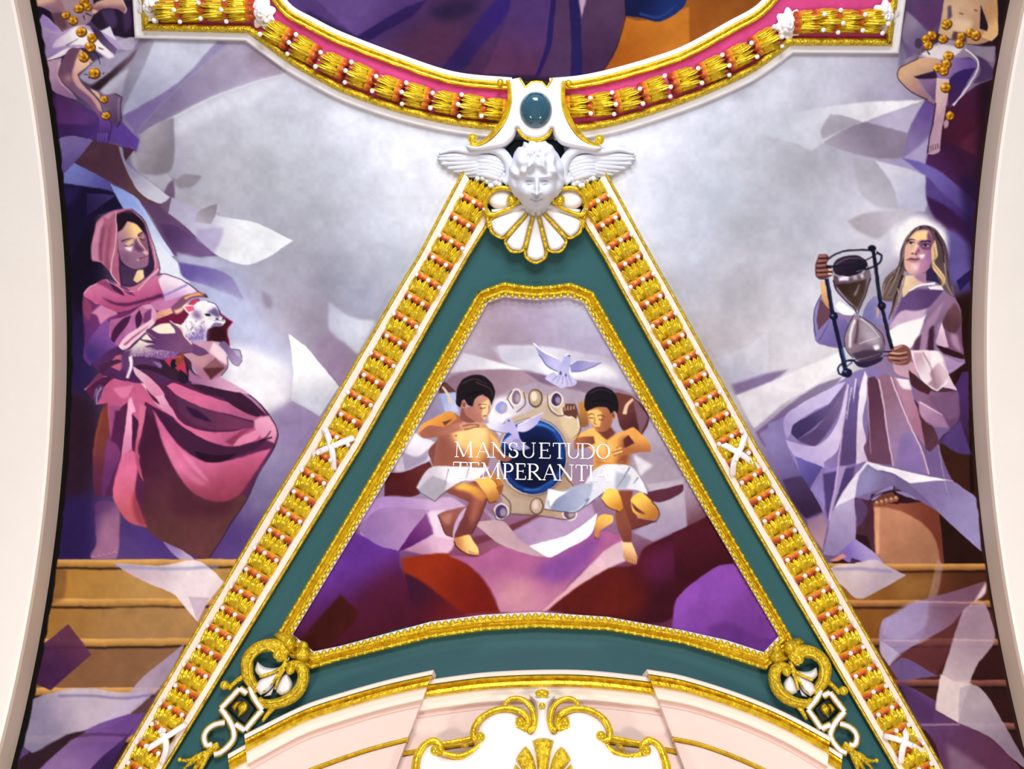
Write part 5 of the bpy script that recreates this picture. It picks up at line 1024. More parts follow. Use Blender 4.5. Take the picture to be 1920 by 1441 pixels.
FR_IN = [(915, 567), (945, 556.5), (975, 560), (1006, 562.5), (1036, 560), (1065, 557), (1093, 567), (1323, 960), (1462, 1190), (1440, 1222), (1360, 1199), (1280, 1181), (1140, 1157), (1007, 1147), (907, 1152), (757, 1174), (640, 1208), (590, 1222), (548, 1190), (760, 840)]
GR['centre'] = region([((x-1005)*1.012+1005, (y-900)*1.012+900) for x, y in FR_IN])
GR['top'] = region([(-0+470, -110)]+sh(inL.tolist()[1:], 0, 6)+sh(inR.tolist(), 0, 6)+[(1510, -110)])
# surface lattice: even steps along the barrel
STEP = 0.0079
xs = np.arange(XL-.02, XR+.02, STEP); ths = np.arange(-.575, .70, STEP/RAD)
Yu = CYL_U+RAD*np.sin(ths); Zf = CYL_F+RAD*np.cos(ths)
GPX = 960+F_PX*xs[None]/Zf[:, None]; GPY = np.repeat((720.5-F_PX*Yu/Zf)[:, None], len(xs), 1)
IX = np.clip(np.round(GPX+MG), 0, CW-1).astype(int); IY = np.clip(np.round(GPY+MG), 0, CH-1).astype(int)
fx = np.clip(GPX+MG, 0, CW-1.01); fy = np.clip(GPY+MG, 0, CH-1.01); jx = fx.astype(int); jy = fy.astype(int); tx = (fx-jx)[..., None].astype(np.float32); ty = (fy-jy)[..., None].astype(np.float32)
PIG = (CANVAS[jy, jx]*(1-tx)+CANVAS[jy, jx+1]*tx)*(1-ty)+(CANVAS[jy+1, jx]*(1-tx)+CANVAS[jy+1, jx+1]*tx)*ty
# black painted line where the picture meets each arch
wob = vnoise(len(ths), 4, 9, np.random.default_rng(3))[:, :1]*.008
dl = np.clip((xs[None]-XL-.045-wob)/.012, 0, 1)[..., None]; dr = np.clip((XR-.018-xs[None]-wob)/.012, 0, 1)[..., None]
PIG = hexc('#0c0808')*(1-dl)+PIG*dl; PIG = hexc('#2a1612')*(1-dr)+PIG*dr
PIG = np.where(PIG <= .04045, PIG/12.92, ((PIG+.055)/1.055)**2.4)
GV = AX+xs[None, :, None]*RGT+(RAD*np.sin(ths))[:, None, None]*UPV+(RAD*np.cos(ths))[:, None, None]*FWD
nc = len(xs)
cy_, cx_ = IY[:-1, :-1], IX[:-1, :-1]
inpic = (GPX[:-1, :-1] > -MG) & (GPX[:-1, :-1] < 1920+MG) & (GPY[:-1, :-1] > -MG) & (GPY[:-1, :-1] < 1441+MG)
def mural_piece(name, sel, **kw):
    i, j = np.nonzero(sel)
    Fq = np.stack([i*nc+j, i*nc+j+1, (i+1)*nc+j+1, (i+1)*nc+j], -1)[:, ::-1]
    ids, inv = np.unique(Fq, return_inverse=True)
    me = npmesh(name, GV.reshape(-1, 3)[ids], inv.reshape(-1, 4), True, PIG.reshape(-1, 3)[ids])
    return link(name, me, 'mural_paint', **kw)
def mural(key, label, figs):
    R = GR[key][cy_, cx_] & inpic; I = IDS[cy_, cx_]
    own = R.copy()
    for k, *_ in figs: own &= I != k
    root = mural_piece('mural_painting', own, label=label, cat='mural')
    for k, nm, lb in figs:
        s = R & (I == k)
        if s.any(): mural_piece(nm, s, parent=root, label=lb)
    return root
mural('left', 'painted vault scene of a hooded woman in pink cradling a lamb above brown steps', [(1, 'painted_woman', 'seated woman in a pink hooded robe'), (2, 'painted_lamb', 'white lamb in her arms'), (3, 'painted_youth', 'bare-legged youth draped in white with golden roses')])
mural('right', 'painted vault scene of a long-haired woman in mauve holding an hourglass', [(4, 'painted_woman', 'long-haired woman in a pale mauve gown'), (5, 'painted_hourglass', 'dark-framed hourglass'), (6, 'painted_youth', 'bare-chested youth hung with golden roses')])
centre = mural('centre', 'painted triangular panel of two seated boys and doves around a blue oval', [(7, 'painted_cartouche', 'tan scroll frame round a deep blue oval'), (8, 'painted_boy', 'seated boy on the left with a dove at his hand'), (9, 'painted_boy', 'seated boy on the right with hand on chest'), (10, 'painted_dove', 'flying lilac dove above'), (11, 'painted_dove', 'white dove over the blue oval')])
mural('top', 'painted medallion of dark purple drapery inside the pink and gold round frame', [])

# lettering painted on the centre panel
GLY = {
 'M': (1.15, [(.12, 0, .16, 1, .05), (.16, 1, .56, .02, .12), (.56, .02, .98, 1, .05), (.98, 1, 1.02, 0, .12), (0, 0, .26, 0, .05), (.88, 0, 1.15, 0, .05), (.02, 1, .2, 1, .05), (.94, 1, 1.12, 1, .05)]),
 'A': (.95, [(.1, 0, .46, 1, .05), (.46, 1, .84, 0, .12), (.24, .36, .68, .36, .05), (0, 0, .22, 0, .05), (.7, 0, .95, 0, .05)]),
 'N': (1.0, [(.14, 0, .14, 1, .05), (.12, 1, .84, 0, .12), (.84, 0, .84, 1, .05), (0, 0, .27, 0, .05), (0, 1, .2, 1, .05), (.7, 1, .98, 1, .05)]),
 'S': (.62, [('a', .31, .74, .24, .25, 20, 250, .09), ('a', .31, .26, .26, .25, 90, -160, .11), (.53, .7, .53, .98, .05), (.06, .02, .06, .3, .05)]),
 'U': (.95, [(.16, 1, .16, .34, .12), ('a', .47, .34, .31, .33, 180, 360, .08), (.78, .34, .78, 1, .05), (.02, 1, .3, 1, .05), (.66, 1, .92, 1, .05)]),
 'E': (.75, [(.16, 0, .16, 1, .12), (.02, 0, .66, 0, .06), (.02, 1, .64, 1, .06), (.16, .52, .52, .52, .05), (.66, 0, .68, .22, .05), (.62, .8, .64, 1, .05), (.52, .42, .52, .62, .04)]),
 'T': (.85, [(.42, 0, .42, 1, .12), (.04, 1, .8, 1, .06), (.28, 0, .57, 0, .05), (.04, .78, .04, 1, .05), (.8, .78, .8, 1, .05)]),
 'D': (.95, [(.16, 0, .16, 1, .12), (.02, 0, .4, 0, .05), (.02, 1, .4, 1, .05), ('a', .4, .5, .44, .5, -90, 90, .10)]),
 'O': (1.0, [('a', .5, .5, .42, .48, 0, 360, .10)]),
 'P': (.75, [(.16, 0, .16, 1, .12), (.02, 0, .32, 0, .05), (.02, 1, .36, 1, .05), (.16, .46, .36, .46, .05), ('a', .36, .73, .28, .27, -90, 90, .10)]),
 'R': (.9, [(.16, 0, .16, 1, .12), (.02, 0, .32, 0, .05), (.02, 1, .36, 1, .05), (.16, .5, .36, .5, .05), ('a', .36, .75, .26, .25, -90, 90, .10), (.36, .5, .78, 0, .11), (.68, 0, .9, 0, .05)]),
 'I': (.36, [(.18, 0, .18, 1, .12), (.03, 0, .33, 0, .05), (.03, 1, .33, 1, .05)])}
def word(text, boxes, base0, base1, hgt):
    """letters with their left and right edges; base line from base0 to base1 (px)"""
    w_ = empty('lettering', hit(np.float64(boxes[0][0]), np.float64(base0[1]), .006).tolist(), None, None)
    for ch, (xa, xb) in zip(text, boxes):
        adv, parts = GLY[ch]; sx = (xb-xa)/adv
        V = []; Fq = []
        def quad(a, b, wd):
            a = np.array(a, float); b = np.array(b, float); d = (b-a)/(np.hypot(*(b-a))+1e-9); n_ = np.array([-d[1], d[0]])*wd/2
            k = len(V); V.extend([a-n_, b-n_, b+n_, a+n_]); Fq.append((k, k+1, k+2, k+3))
        S_ = lambda x, y: (xa+x*sx, base0[1]+(base1[1]-base0[1])*((xa+x*sx)-base0[0])/(base1[0]-base0[0])-y*hgt)
        for q in parts:
            if q[0] == 'a':
                _, cx, cy, rx, ry, a0, a1, wd = q; ts = np.radians(np.linspace(a0, a1, 17))
                pts = [S_(cx+rx*math.cos(t), cy+ry*math.sin(t)) for t in ts]
                for i in range(16):
                    mid = math.radians(a0+(a1-a0)*(i+.5)/16); wv = wd*(.55+.75*abs(math.cos(mid)))
                    quad(pts[i], pts[i+1], wv*hgt)
            else: quad(S_(q[0], q[1]), S_(q[2], q[3]), q[4]*hgt)
        V = np.array(V); o = link('letter', npmesh('letter', hit(V[:, 0], V[:, 1], .006), np.array(Fq), False), 'letter_paint')
        put_under(o, w_)
    w_.parent = centre
    return w_
sI = lambda prs: [(740+a/3.1333, 740*0+740+b/3.1333) for a, b in prs]
W1 = word('MANSUETUDO', sI([(352, 462), (474, 566), (566, 662), (668, 726), (742, 832), (846, 922), (928, 1010), (1008, 1094), (1088, 1182), (1182, 1268)]), (852, 856), (1145, 860), 28)
W2 = word('TEMPERANTIA', sI([(342, 432), (432, 506), (508, 622), (634, 702), (708, 776), (778, 868), (866, 958), (956, 1056), (1062, 1136), (1136, 1170), (1174, 1260)]), (850, 895), (1142, 902), 29)
W1['label'] = 'white serif word MANSUETUDO'; W2['label'] = 'white serif word TEMPERANTIA'
# ================================================================ green field behind the triangular frame
def field_piece(name, poly, mat, h, parent=None, **kw):
    return relief(name, np.array(poly, float), mat, h-.03, h, 1.0, parent, step=9.0, **kw)
field_piece('green_panel', [(905, 300), (1100, 300)]+sh(RIBR_IN, 26, 0)+[(1764, 1551), (222, 1551)]+sh(RIBL_IN[::-1], -26, 0), 'green_field', -.012, label='deep green painted ground between the triangular frame and the picture', kind='structure')

# ================================================================ lofts between two edge lines
def pair(A, B, step=14.0):
    A = np.array(A, float); B = np.array(B, float); oa, ob = [], []
    for i in range(len(A)-1):
        k = max(1, int(np.hypot(*(A[i+1]-A[i]))/step)); t = (np.arange(k)/k)[:, None]
        oa.append(A[i]+(A[i+1]-A[i])*t); ob.append(B[i]+(B[i+1]-B[i])*t)
    return np.concatenate(oa+[A[-1:]]), np.concatenate(ob+[B[-1:]])
def loft(name, A, B, prof, mat, parent=None, smooth=True, **kw):
    A, B = pair(A, B); rows = []
    for f, h in prof:
        q = A+(B-A)*f; rows.append(hit(q[:, 0], q[:, 1], h))
    o = link(name, npmesh(name, np.stack(rows, 0), grid_faces(len(prof), len(A)), smooth), mat, None, **kw)
    if parent: put_under(o, parent)
    return o

# ---------------------------------------------------------------- acanthus cup (shared meshes)
def leaf_cluster_mesh(seed):
    rng = np.random.default_rng(seed); V = []; Fq = []
    def leaf(x0, wid, y0, y1, lift, lean, bow, zb):
        nv, nu = 14, 13; k = len(V)
        for i in range(nv):
            v = i/(nv-1)
            lobes = 1+.20*abs(math.sin(v*math.pi*3.2+.3))*(1 if v < .95 else 0)
            wv = wid*(math.sin(math.pi*min(1, .22+.78*v))**.55 if v < .985 else .04)*lobes
            for j in range(nu):
                u = j/(nu-1)*2-1
                x = x0*(1-.25*(1-v))+u*wv+lean*v*v
                y = y0+(y1-y0)*v-.10*abs(u)*(.3+v)
                vein = -.17*math.exp(-(u/.13)**2)-.055*abs(math.sin((abs(u)*1.2-v*2.2)*math.pi))
                z = zb+lift*math.sin(math.pi*(.06+.66*v))*(1-.85*u*u)+vein*(.4+.6*v)+bow*v**4+rng.normal(0, .005)
                z *= max(0, 1-(abs(x)/.66)**2.4)**.5
                V.append((x, y, max(z, -.02)))
        for i in range(nv-1):
            for j in range(nu-1):
                a = k+i*nu+j; Fq.append((a, a+1, a+nu+1, a+nu))
    odd = seed % 2
    if odd:
        leaf(-.40, .16, .02, .98, .36, -.04, .10, .04); leaf(.40, .16, .02, .98, .36, .04, .10, .04)
        leaf(0, .16, .05, 1.2, .40, 0, .06, .10)
        leaf(-.23, .185, -.02, 1.20, .44, -.02, .14, .14); leaf(.23, .185, -.02, 1.20, .44, .02, .14, .14)
    else:
        leaf(-.24, .16, .05, 1.12, .40, -.03, .06, .08); leaf(.24, .16, .05, 1.12, .40, .03, .06, .08)
        leaf(-.42, .17, .0, 1.12, .38, -.05, .12, .06); leaf(.42, .17, .0, 1.12, .38, .05, .12, .06)
        leaf(0, .22, -.02, 1.24, .48, 0, .16, .16)
    return npmesh('leaf_cluster', V, Fq)
def calyx_mesh():
    V = []; Fq = []; nu, nv = 31, 6
    for i in range(nv):
        v = i/(nv-1)
        for j in range(nu):
            u = j/(nu-1)*2-1; lob = abs(math.cos(u*math.pi*1.5))
            z = (.34*max(0, 1-u*u)**.5+.03)*(.75+.35*math.sin(math.pi*min(1, v*.8+.15)))+.06*lob
            V.append((u*.52, -.10+.34*v-.07*lob*(1-v), z if 0 < i else -.02))
    for i in range(nv-1):
        for j in range(nu-1): a = i*nu+j; Fq.append((a, a+1, a+nu+1, a+nu))
    return npmesh('calyx', V, Fq)
LEAF = [leaf_cluster_mesh(1), leaf_cluster_mesh(2)]; CALYX = calyx_mesh(); BEAD = ball_mesh('bead', 10, 7)
for me_ in LEAF: me_.materials.append(MAT['gold_cast'])
CALYX.materials.append(MAT['calyx_lacquer']); BEAD.materials.append(MAT['white_stucco'])
def cup(parent, x, y, ux, uy, wid, lng, h, kind, beads):
    """one acanthus cup: tips towards image direction (ux, uy); wid, lng in px"""
    s = depth_at(x, y, h)/F_PX
    # stretch along the vault's steeper direction so that the cup covers its length in view
    f = frame_at(x, y, h, -uy*1.0, ux*1.0)      # local X across
    l = np.linalg.norm(hit(x+ux*5, y+uy*5, h)-hit(x-ux*5, y-uy*5, h))/10
    # orient local Y to the tips
    yv = hit(x+ux, y+uy, h)-hit(x-ux, y-uy, h); n_ = nrm(hit(x, y, h)); yv = yv-n_*(yv@n_); yv /= np.linalg.norm(yv); xv = np.cross(yv, n_); c = hit(x-ux*lng*.5, y-uy*lng*.5, h)
    M_ = Matrix(((xv[0], yv[0], n_[0], c[0]), (xv[1], yv[1], n_[1], c[1]), (xv[2], yv[2], n_[2], c[2]), (0, 0, 0, 1))) @ Matrix.Diagonal((wid*s, lng*l, .24, 1))
    o = link('leaf_ornament', LEAF[kind % 2], None); o.parent = parent
    o.matrix_parent_inverse = Matrix.Translation(-parent.location); o.matrix_basis = M_
    q = link('calyx', CALYX, None); q.parent = o
    for bx, by in beads:
        z = .12+.50*max(0, 1-(bx/.56)**2)**.5
        e = link('bead', BEAD, None); e.parent = o
        r = 4.4*s
        e.matrix_basis = Matrix.Translation((bx, by, z)) @ Matrix.Diagonal((r/(wid*s), r/(lng*l), r/.24, 1))
    return o

# ---------------------------------------------------------------- diagonal ribs of the triangular frame
def rib(OUT, IN, label, ribbons, span, n_leaf):
    root = empty('frame_rib', hit(np.float64(OUT[4][0]), np.float64(OUT[4][1]), 0).tolist(), label, 'moulding', 'ribs of the triangular frame')
    bp_ = lambda a, b_, h0, h1: bar_prof(a, b_, h0, h1)
    loft('outer_gold_edge', OUT, IN, bp_(-.012, .070, -.01, .085), 'gold_crackle', root)
    loft('outer_white_band', OUT, IN, [(.06, .05), (.068, .066), (.20, .072), (.25, .045), (.27, .03)], 'cream_stucco', root, smooth=False)
    loft('leaf_bed', OUT, IN, [(.22, .03), (.5, .05), (.79, .03)], 'leaf_ground_shaded', root)
    loft('inner_white_band', OUT, IN, [(.74, .03), (.77, .045), (.81, .072), (.925, .066), (.935, .05)], 'cream_stucco', root, smooth=False)
    loft('inner_gold_edge', OUT, IN, bp_(.925, 1.01, -.01, .085), 'gold_crackle', root)
    A, B = pair(OUT, IN, 3.0); C = A+(B-A)*.505
    C = C[(C[:, 1] > span[0]) & (C[:, 1] < span[1])]
    d = np.r_[0, np.cumsum(np.hypot(*np.diff(C, axis=0).T))]; tt = np.linspace(0, d[-1], n_leaf)
    for i, t in enumerate(tt):
        x, y = np.interp(t, d, C[:, 0]), np.interp(t, d, C[:, 1]); x2, y2 = np.interp(t+4, d, C[:, 0]), np.interp(t+4, d, C[:, 1])
        if t+4 > d[-1]: x2, y2 = 2*x-np.interp(t-4, d, C[:, 0]), 2*y-np.interp(t-4, d, C[:, 1])
        u = np.array([x-x2, y-y2]); u /= np.hypot(*u)
        cup(root, x, y, u[0], u[1], 52, 41, .045, i, [(-.47, 1.06), (.02, 1.10), (.47, 1.06)] if i % 2 else [(-.26, 1.08), (.26, 1.08)])
    for v, t in ribbons:
        view(*v); p = px(t, True)
        tube('crossing_ribbon', p, 6.0, [.09, .155, .185, .155, .09], 'white_stucco', root, k=8, flat=.5)
    return root
rib(RIBL_OUT, RIBL_IN, 'left sloping rib of gold leaf cups and white pearls with gilded edges',
    [((520, 740, 8), '700 500 760 620 800 760 830 900 845 1130'), ((520, 740, 8), '1150 640 1000 700 820 770 680 830 520 915'), ((0, 960, 2.995), '868 1175 905 1230 930 1290 930 1340 905 1410'), ((0, 960, 2.995), '1045 1190 950 1250 880 1295 760 1370')], (352, 1500), 32)
rib(RIBR_OUT, RIBR_IN, 'right sloping rib of gold leaf cups and white pearls with gilded edges',
    [((0, 0, 1), '1398 812 1392 832 1384 850 1376 868 1374 892'), ((0, 0, 1), '1346 828 1366 838 1384 848 1402 860 1424 880'), ((1280, 960, 2.995), '1245 1180 1255 1260 1235 1330 1225 1410'), ((1280, 960, 2.995), '1130 1255 1210 1275 1290 1310 1370 1355')], (352, 1500), 32)

# ---------------------------------------------------------------- gilded frame of the centre panel
root = empty('picture_frame', hit(np.float64(1005), np.float64(900), 0).tolist(), 'ornate gilded frame with beaded ridges around the triangular panel of two boys', 'frame')
FRC_OUT = [(896, 546), (945, 528), (975, 533), (1004, 536), (1036, 534), (1071, 529), (1113, 546), (1348, 960), (1492, 1205), (1436, 1257), (1360, 1232), (1280, 1207), (1140, 1182), (1007, 1177), (907, 1183), (807, 1197), (640, 1238), (580, 1256), (514, 1195), (725, 840)]
FRC_IN = [(915, 567), (945, 556.5), (975, 560), (1006, 562.5), (1036, 560), (1065, 557), (1093, 567), (1323, 960), (1460, 1192), (1432, 1222), (1360, 1199), (1280, 1181), (1140, 1156), (1007, 1147), (907, 1152), (807, 1165), (640, 1210), (588, 1221), (549, 1189), (760, 840)]
cl = lambda P_: P_+P_[:1]
loft('outer_ridge', cl(FRC_OUT), cl(FRC_IN), bar_prof(0, .34, -.015, .09), 'gold_leaf', root)
loft('centre_hollow', cl(FRC_OUT), cl(FRC_IN), [(.30, .06), (.38, .045), (.5, .04), (.58, .055)], 'gold_smooth', root)
loft('inner_ridge', cl(FRC_OUT), cl(FRC_IN), bar_prof(.46, .82, .0, .085), 'gold_leaf', root)
loft('white_fillet', cl(FRC_OUT), cl(FRC_IN), [(.74, .02), (.80, .05), (.97, .045), (1.0, .03), (1.01, -.01)], 'white_stucco', root)
A, B = pair(cl(FRC_OUT), cl(FRC_IN), 2.0)
GB = ball_mesh('gold_boss', 8, 6); GB.materials.append(MAT['gold_cast'])
def bosses(f, stepx, r, h, nm, zs=.8):
    C = A+(B-A)*f; C = resample(C, step=stepx)
    for x, y in C:
        o = link(nm, GB, None); s = r*depth_at(x, y, h)/F_PX
        o.parent = root; o.matrix_parent_inverse = Matrix.Translation(-root.location); o.matrix_basis = frame_at(x, y, h) @ Matrix.Diagonal((s, s, s*zs, 1))
bosses(.80, 13.0, 5.2, .055, 'leaf_boss'); bosses(.16, 17.0, 4.2, .075, 'ridge_boss', .7)

# ---------------------------------------------------------------- round frame at the top
root = empty('round_frame', hit(np.float64(1000), np.float64(200), 0).tolist(), 'pink and gold round moulding with leaf cups and white pearls around the medallion', 'frame')
for P_, Q_ in ((RING_OUTL, inL), (RING_OUTR, inR)):
    sweep('outer_white_lip', P_, [(2, -.02), (1, .035), (-3, .05), (-5, .04), (-11, .062), (-13, .06)], 'white_stucco', root)
    sweep('outer_gold_band', P_, [(-12, .05), (-13, .07)]+[(-13-14*t, .07+.035*math.sin(math.pi*t)) for t in (.15, .3, .45, .6, .75, .9)]+[(-27, .06), (-28, .03)], 'gold_leaf', root)
    sweep('inner_white_lip', Q_, [(-2, -.02), (-1, .05), (3, .07), (8, .075), (9, .05)], 'white_stucco', root)
    sweep('inner_gold_band', Q_, [(7, .05), (8, .085), (11, .092), (13, .07), (15, .06), (17, .075), (20, .078), (22, .06), (23, .03)], 'gold_smooth', root)
pl = lambda a: [tuple(v) for v in a]
offs = lambda P_, o: pl(P_+normals2(P_)*o)
plate('pink_ground', np.array(offs(RING_OUTL, -20)+offs(inL, 14)[::-1]), 'pink_field', .035, root)
plate('pink_ground', np.array(offs(RING_OUTR, -20)+offs(inR, 14)[::-1]), 'pink_field', .035, root)
ringL = [(320, 20), (363, 18), (407, 18), (450, 18), (521, 63), (571, 93), (624, 121), (677, 143), (729, 164), (782, 180), (836, 192), (887, 200), (930, 205)]
ringR = [(1080, 199), (1125, 196), (1175, 186), (1227, 168), (1284, 149), (1336, 130), (1386, 104), (1434, 78), (1512, 41), (1545, 39), (1586, 40), (1628, 40)]
def ring_row(L_, sg):
    for i, (x, y) in enumerate(L_):
        a = L_[max(0, i-1)] if abs(L_[max(0, i-1)][0]-x) < 65 else L_[min(len(L_)-1, i+1)]
        b_ = L_[min(len(L_)-1, i+1)] if abs(L_[min(len(L_)-1, i+1)][0]-x) < 65 else a
        if a == b_: b_ = (x, y)
        u = np.array(b_, float)-np.array(a, float); u /= np.hypot(*u)
        if u[0]*sg < 0: u = -u
        cup(root, x, y, u[0], u[1], 40, 46, .045, i, [(-.48, 1.0), (.05, 1.08), (.48, 1.0)] if i % 2 else [(-.34, 1.05), (.34, 1.05)])
ring_row(ringL, -1); ring_row(ringR, 1)
def rosette_mesh():
    V = []; Fq = []; rng = np.random.default_rng(5)
    def petal(a, r0, r1, w_, z0, z1):
        k = len(V); nu, nv = 7, 8
        for i in range(nv):
            v = i/(nv-1); r = r0+(r1-r0)*v; ww = w_*math.sin(math.pi*(.12+.86*v))**.6*(1+.18*math.sin(v*14))
            for j in range(nu):
                u = j/(nu-1)*2-1
                z = z0+(z1-z0)*math.sin(math.pi*(.2+.7*v))*(1-.5*u*u)-.06*math.exp(-(u/.15)**2)+rng.normal(0, .015)
                V.append((r*math.cos(a)-u*ww*math.sin(a), r*math.sin(a)+u*ww*math.cos(a), z))
        for i in range(nv-1):
            for j in range(nu-1): q = k+i*nu+j; Fq.append((q, q+1, q+nu+1, q+nu))
    for i in range(8): petal(i*math.pi/4+.2, .1, 1.0, .34, .05, .42)
    for i in range(6): petal(i*math.pi/3, .05, .62, .26, .2, .72)
    for i in range(4): petal(i*math.pi/2+.5, 0, .3, .16, .5, .9)
    return npmesh('white_rosette', V, Fq)
ROS = rosette_mesh(); ROS.materials.append(MAT['white_stucco'])
for x, y in ((285, 14), (492, 24), (1477, 46), (1658, 30)):
    o = link('white_rosette', ROS, None); s = 27*depth_at(x, y, .06)/F_PX
    o.parent = root; o.matrix_parent_inverse = Matrix.Translation(-root.location); o.matrix_basis = frame_at(x, y, .04) @ Matrix.Diagonal((s, s*1.15, s, 1))

# ---------------------------------------------------------------- keystone bracket
KS = (800, 130, 3.895)
view(*KS)
root = empty('keystone_bracket', hit(np.float64(1003), np.float64(205), 0).tolist(), 'white scrolled keystone with a dark teal oval stone and gilded edges', 'keystone')
relief('bracket_body', px('596 75 680 60 720 132 765 92 840 90 880 132 922 60 1002 80 998 200 1022 330 1100 470 1190 535 1275 560 1285 578 1235 598 1100 585 985 552 935 500 915 440 880 490 790 514 700 490 660 436 640 500 570 565 440 592 320 592 282 565 300 545 380 550 480 490 570 360 605 240', True), 'white_stucco', .05, .20, 9, root,
       extra=lambda X, Y, D: .05*np.clip((Y-150)/100, 0, 1)*np.exp(-((X-1003)/60)**2))
for t in ('592 78 604 160 604 240 575 340 520 430 440 510 370 548 318 540', '1006 84 996 180 1008 280 1050 380 1110 470 1190 535 1250 556'):
    tube('gold_edge', px(t, True), [3.5, 4.5, 5.5, 4.5, 3.5], [.17, .19, .19, .17, .14], 'gold_smooth', root, flat=1.3)
for x, y in ((886, 260), (1124, 262)):
    ball('scroll_boss', x, y, .13, 9.5, 'gold_cast', root)
for x, y in ((938, 154), (1066, 156)): ball('scroll_boss', x, y, .13, 6.5, 'gold_cast', root)
tube('gold_crescent', px('662 432 700 482 790 514 880 486 917 432', True), [2, 4.5, 5.5, 4.5, 2], .20, 'gold_smooth', root)
tube('gold_zigzag', px('680 62 720 130 765 92 800 88 840 90 880 130 918 62'), 1.8, .14, 'gold_smooth', root)
view(*KS)
t_ = np.linspace(0, 2*np.pi, 48, endpoint=False)
relief('teal_oval', nums(np.c_[797+122*np.cos(t_), 298+138*np.sin(t_)]), 'cabochon_green', .20, .315, 24, root)
# ---------------------------------------------------------------- cherub with wings and shell
root = empty('winged_cherub_head', hit(np.float64(1005), np.float64(330), 0).tolist(), 'white stucco cherub head between two feathered wings at the apex of the frame', 'sculpture')
plate('dark_backing', px('545 640 560 590 640 515 970 515 1000 560 1012 640 1012 830 600 850'), 'dark_green', .02, root)
def cherub():
    nt, na = 84, 96; s = 9*.945/F_PX
    rx, ry, rz = 48.5*s, 66*s, .30
    th = np.linspace(0, math.radians(112), nt); ph = np.linspace(0, 2*math.pi, na, endpoint=False)
    T, Pp = np.meshgrid(th, ph, indexing='ij')
    # pole on the outward axis
    X = np.sin(T)*np.cos(Pp); Y = np.sin(T)*np.sin(Pp); Z = np.cos(T)
    g = lambda u, v, a, b_: np.exp(-((X-u)/a)**2-((Y-v)/b_)**2)*(Z > -.05)
    w_ = 1-.20*np.clip(-Y-.1, 0, 1)**1.5+.05*np.exp(-((Y+.35)/.25)**2)
    d = np.zeros_like(X)
    d += .09*g(-.40, -.45, .24, .2)+.09*g(.40, -.45, .24, .2)            # cheeks
    d -= .17*g(-.31, -.13, .17, .085)+.17*g(.31, -.13, .17, .085)        # eye sockets
    d += .12*g(-.31, -.16, .105, .05)+.12*g(.31, -.16, .105, .05)        # lids
    d -= .05*g(-.31, -.205, .13, .016)+.05*g(.31, -.205, .13, .016)
    d += .05*g(-.31, .0, .2, .06)+.05*g(.31, .0, .2, .06)            # brows
    d += .20*np.exp(-(X/.075)**2)*np.clip((-.02-Y)/.36, 0, 1)*(1/(1+np.exp(-(Y+.445)*60)))*(Z > 0)   # nose
    d += .09*g(0, -.41, .10, .045)+.07*g(-.11, -.425, .055, .04)+.07*g(.11, -.425, .055, .04)
    d -= .05*g(0, -.50, .08, .03)
    d += .10*g(-.06, -.575, .09, .030)+.10*g(.06, -.575, .09, .030)+.11*g(0, -.675, .13, .035)-.12*g(0, -.625, .19, .013)
    d -= .08*g(-.21, -.62, .045, .05)+.08*g(.21, -.62, .045, .05)-.06*0
    d -= .06*g(0, -.76, .16, .03)
    d += .10*g(0, -.88, .19, .10)
    hairline = .16+.10*np.cos(X*2.2)-.42*np.abs(X)**1.6
    hair = 1/(1+np.exp(-(Y-hairline-.05*np.sin(X*9+1))*22)); hair = np.maximum(hair, 1/(1+np.exp(-(np.abs(X)-.80)*34))*(Y > -.55))
    a = np.arctan2(Y-.62, X+.15); r_ = np.hypot(Y-.62, X+.15)
    curls = np.sin(a*6+r_*14+1.5*np.sin(a*3))+.7*np.sin(X*17+Y*10+2.5*np.sin(Y*7))+.5*np.sin(a*13-r_*11)
    d += hair*(.11+.042*curls)
    d += .12*hair*np.exp(-((X+.12)/.42)**2-((Y-.30)/.14)**2)
    V = np.stack([X*rx*w_*(1+d*.7), Y*ry*(1+d*.6), Z*rz*(1+d*1.5)], -1)
    return npmesh('head', V, grid_faces(nt, na, True)[:, ::-1])
o = link('head', cherub(), 'cherub_stucco'); o.parent = root; o.matrix_parent_inverse = Matrix.Translation(-root.location)
o.matrix_basis = frame_at(1005, 331, .11)
view(*KS)
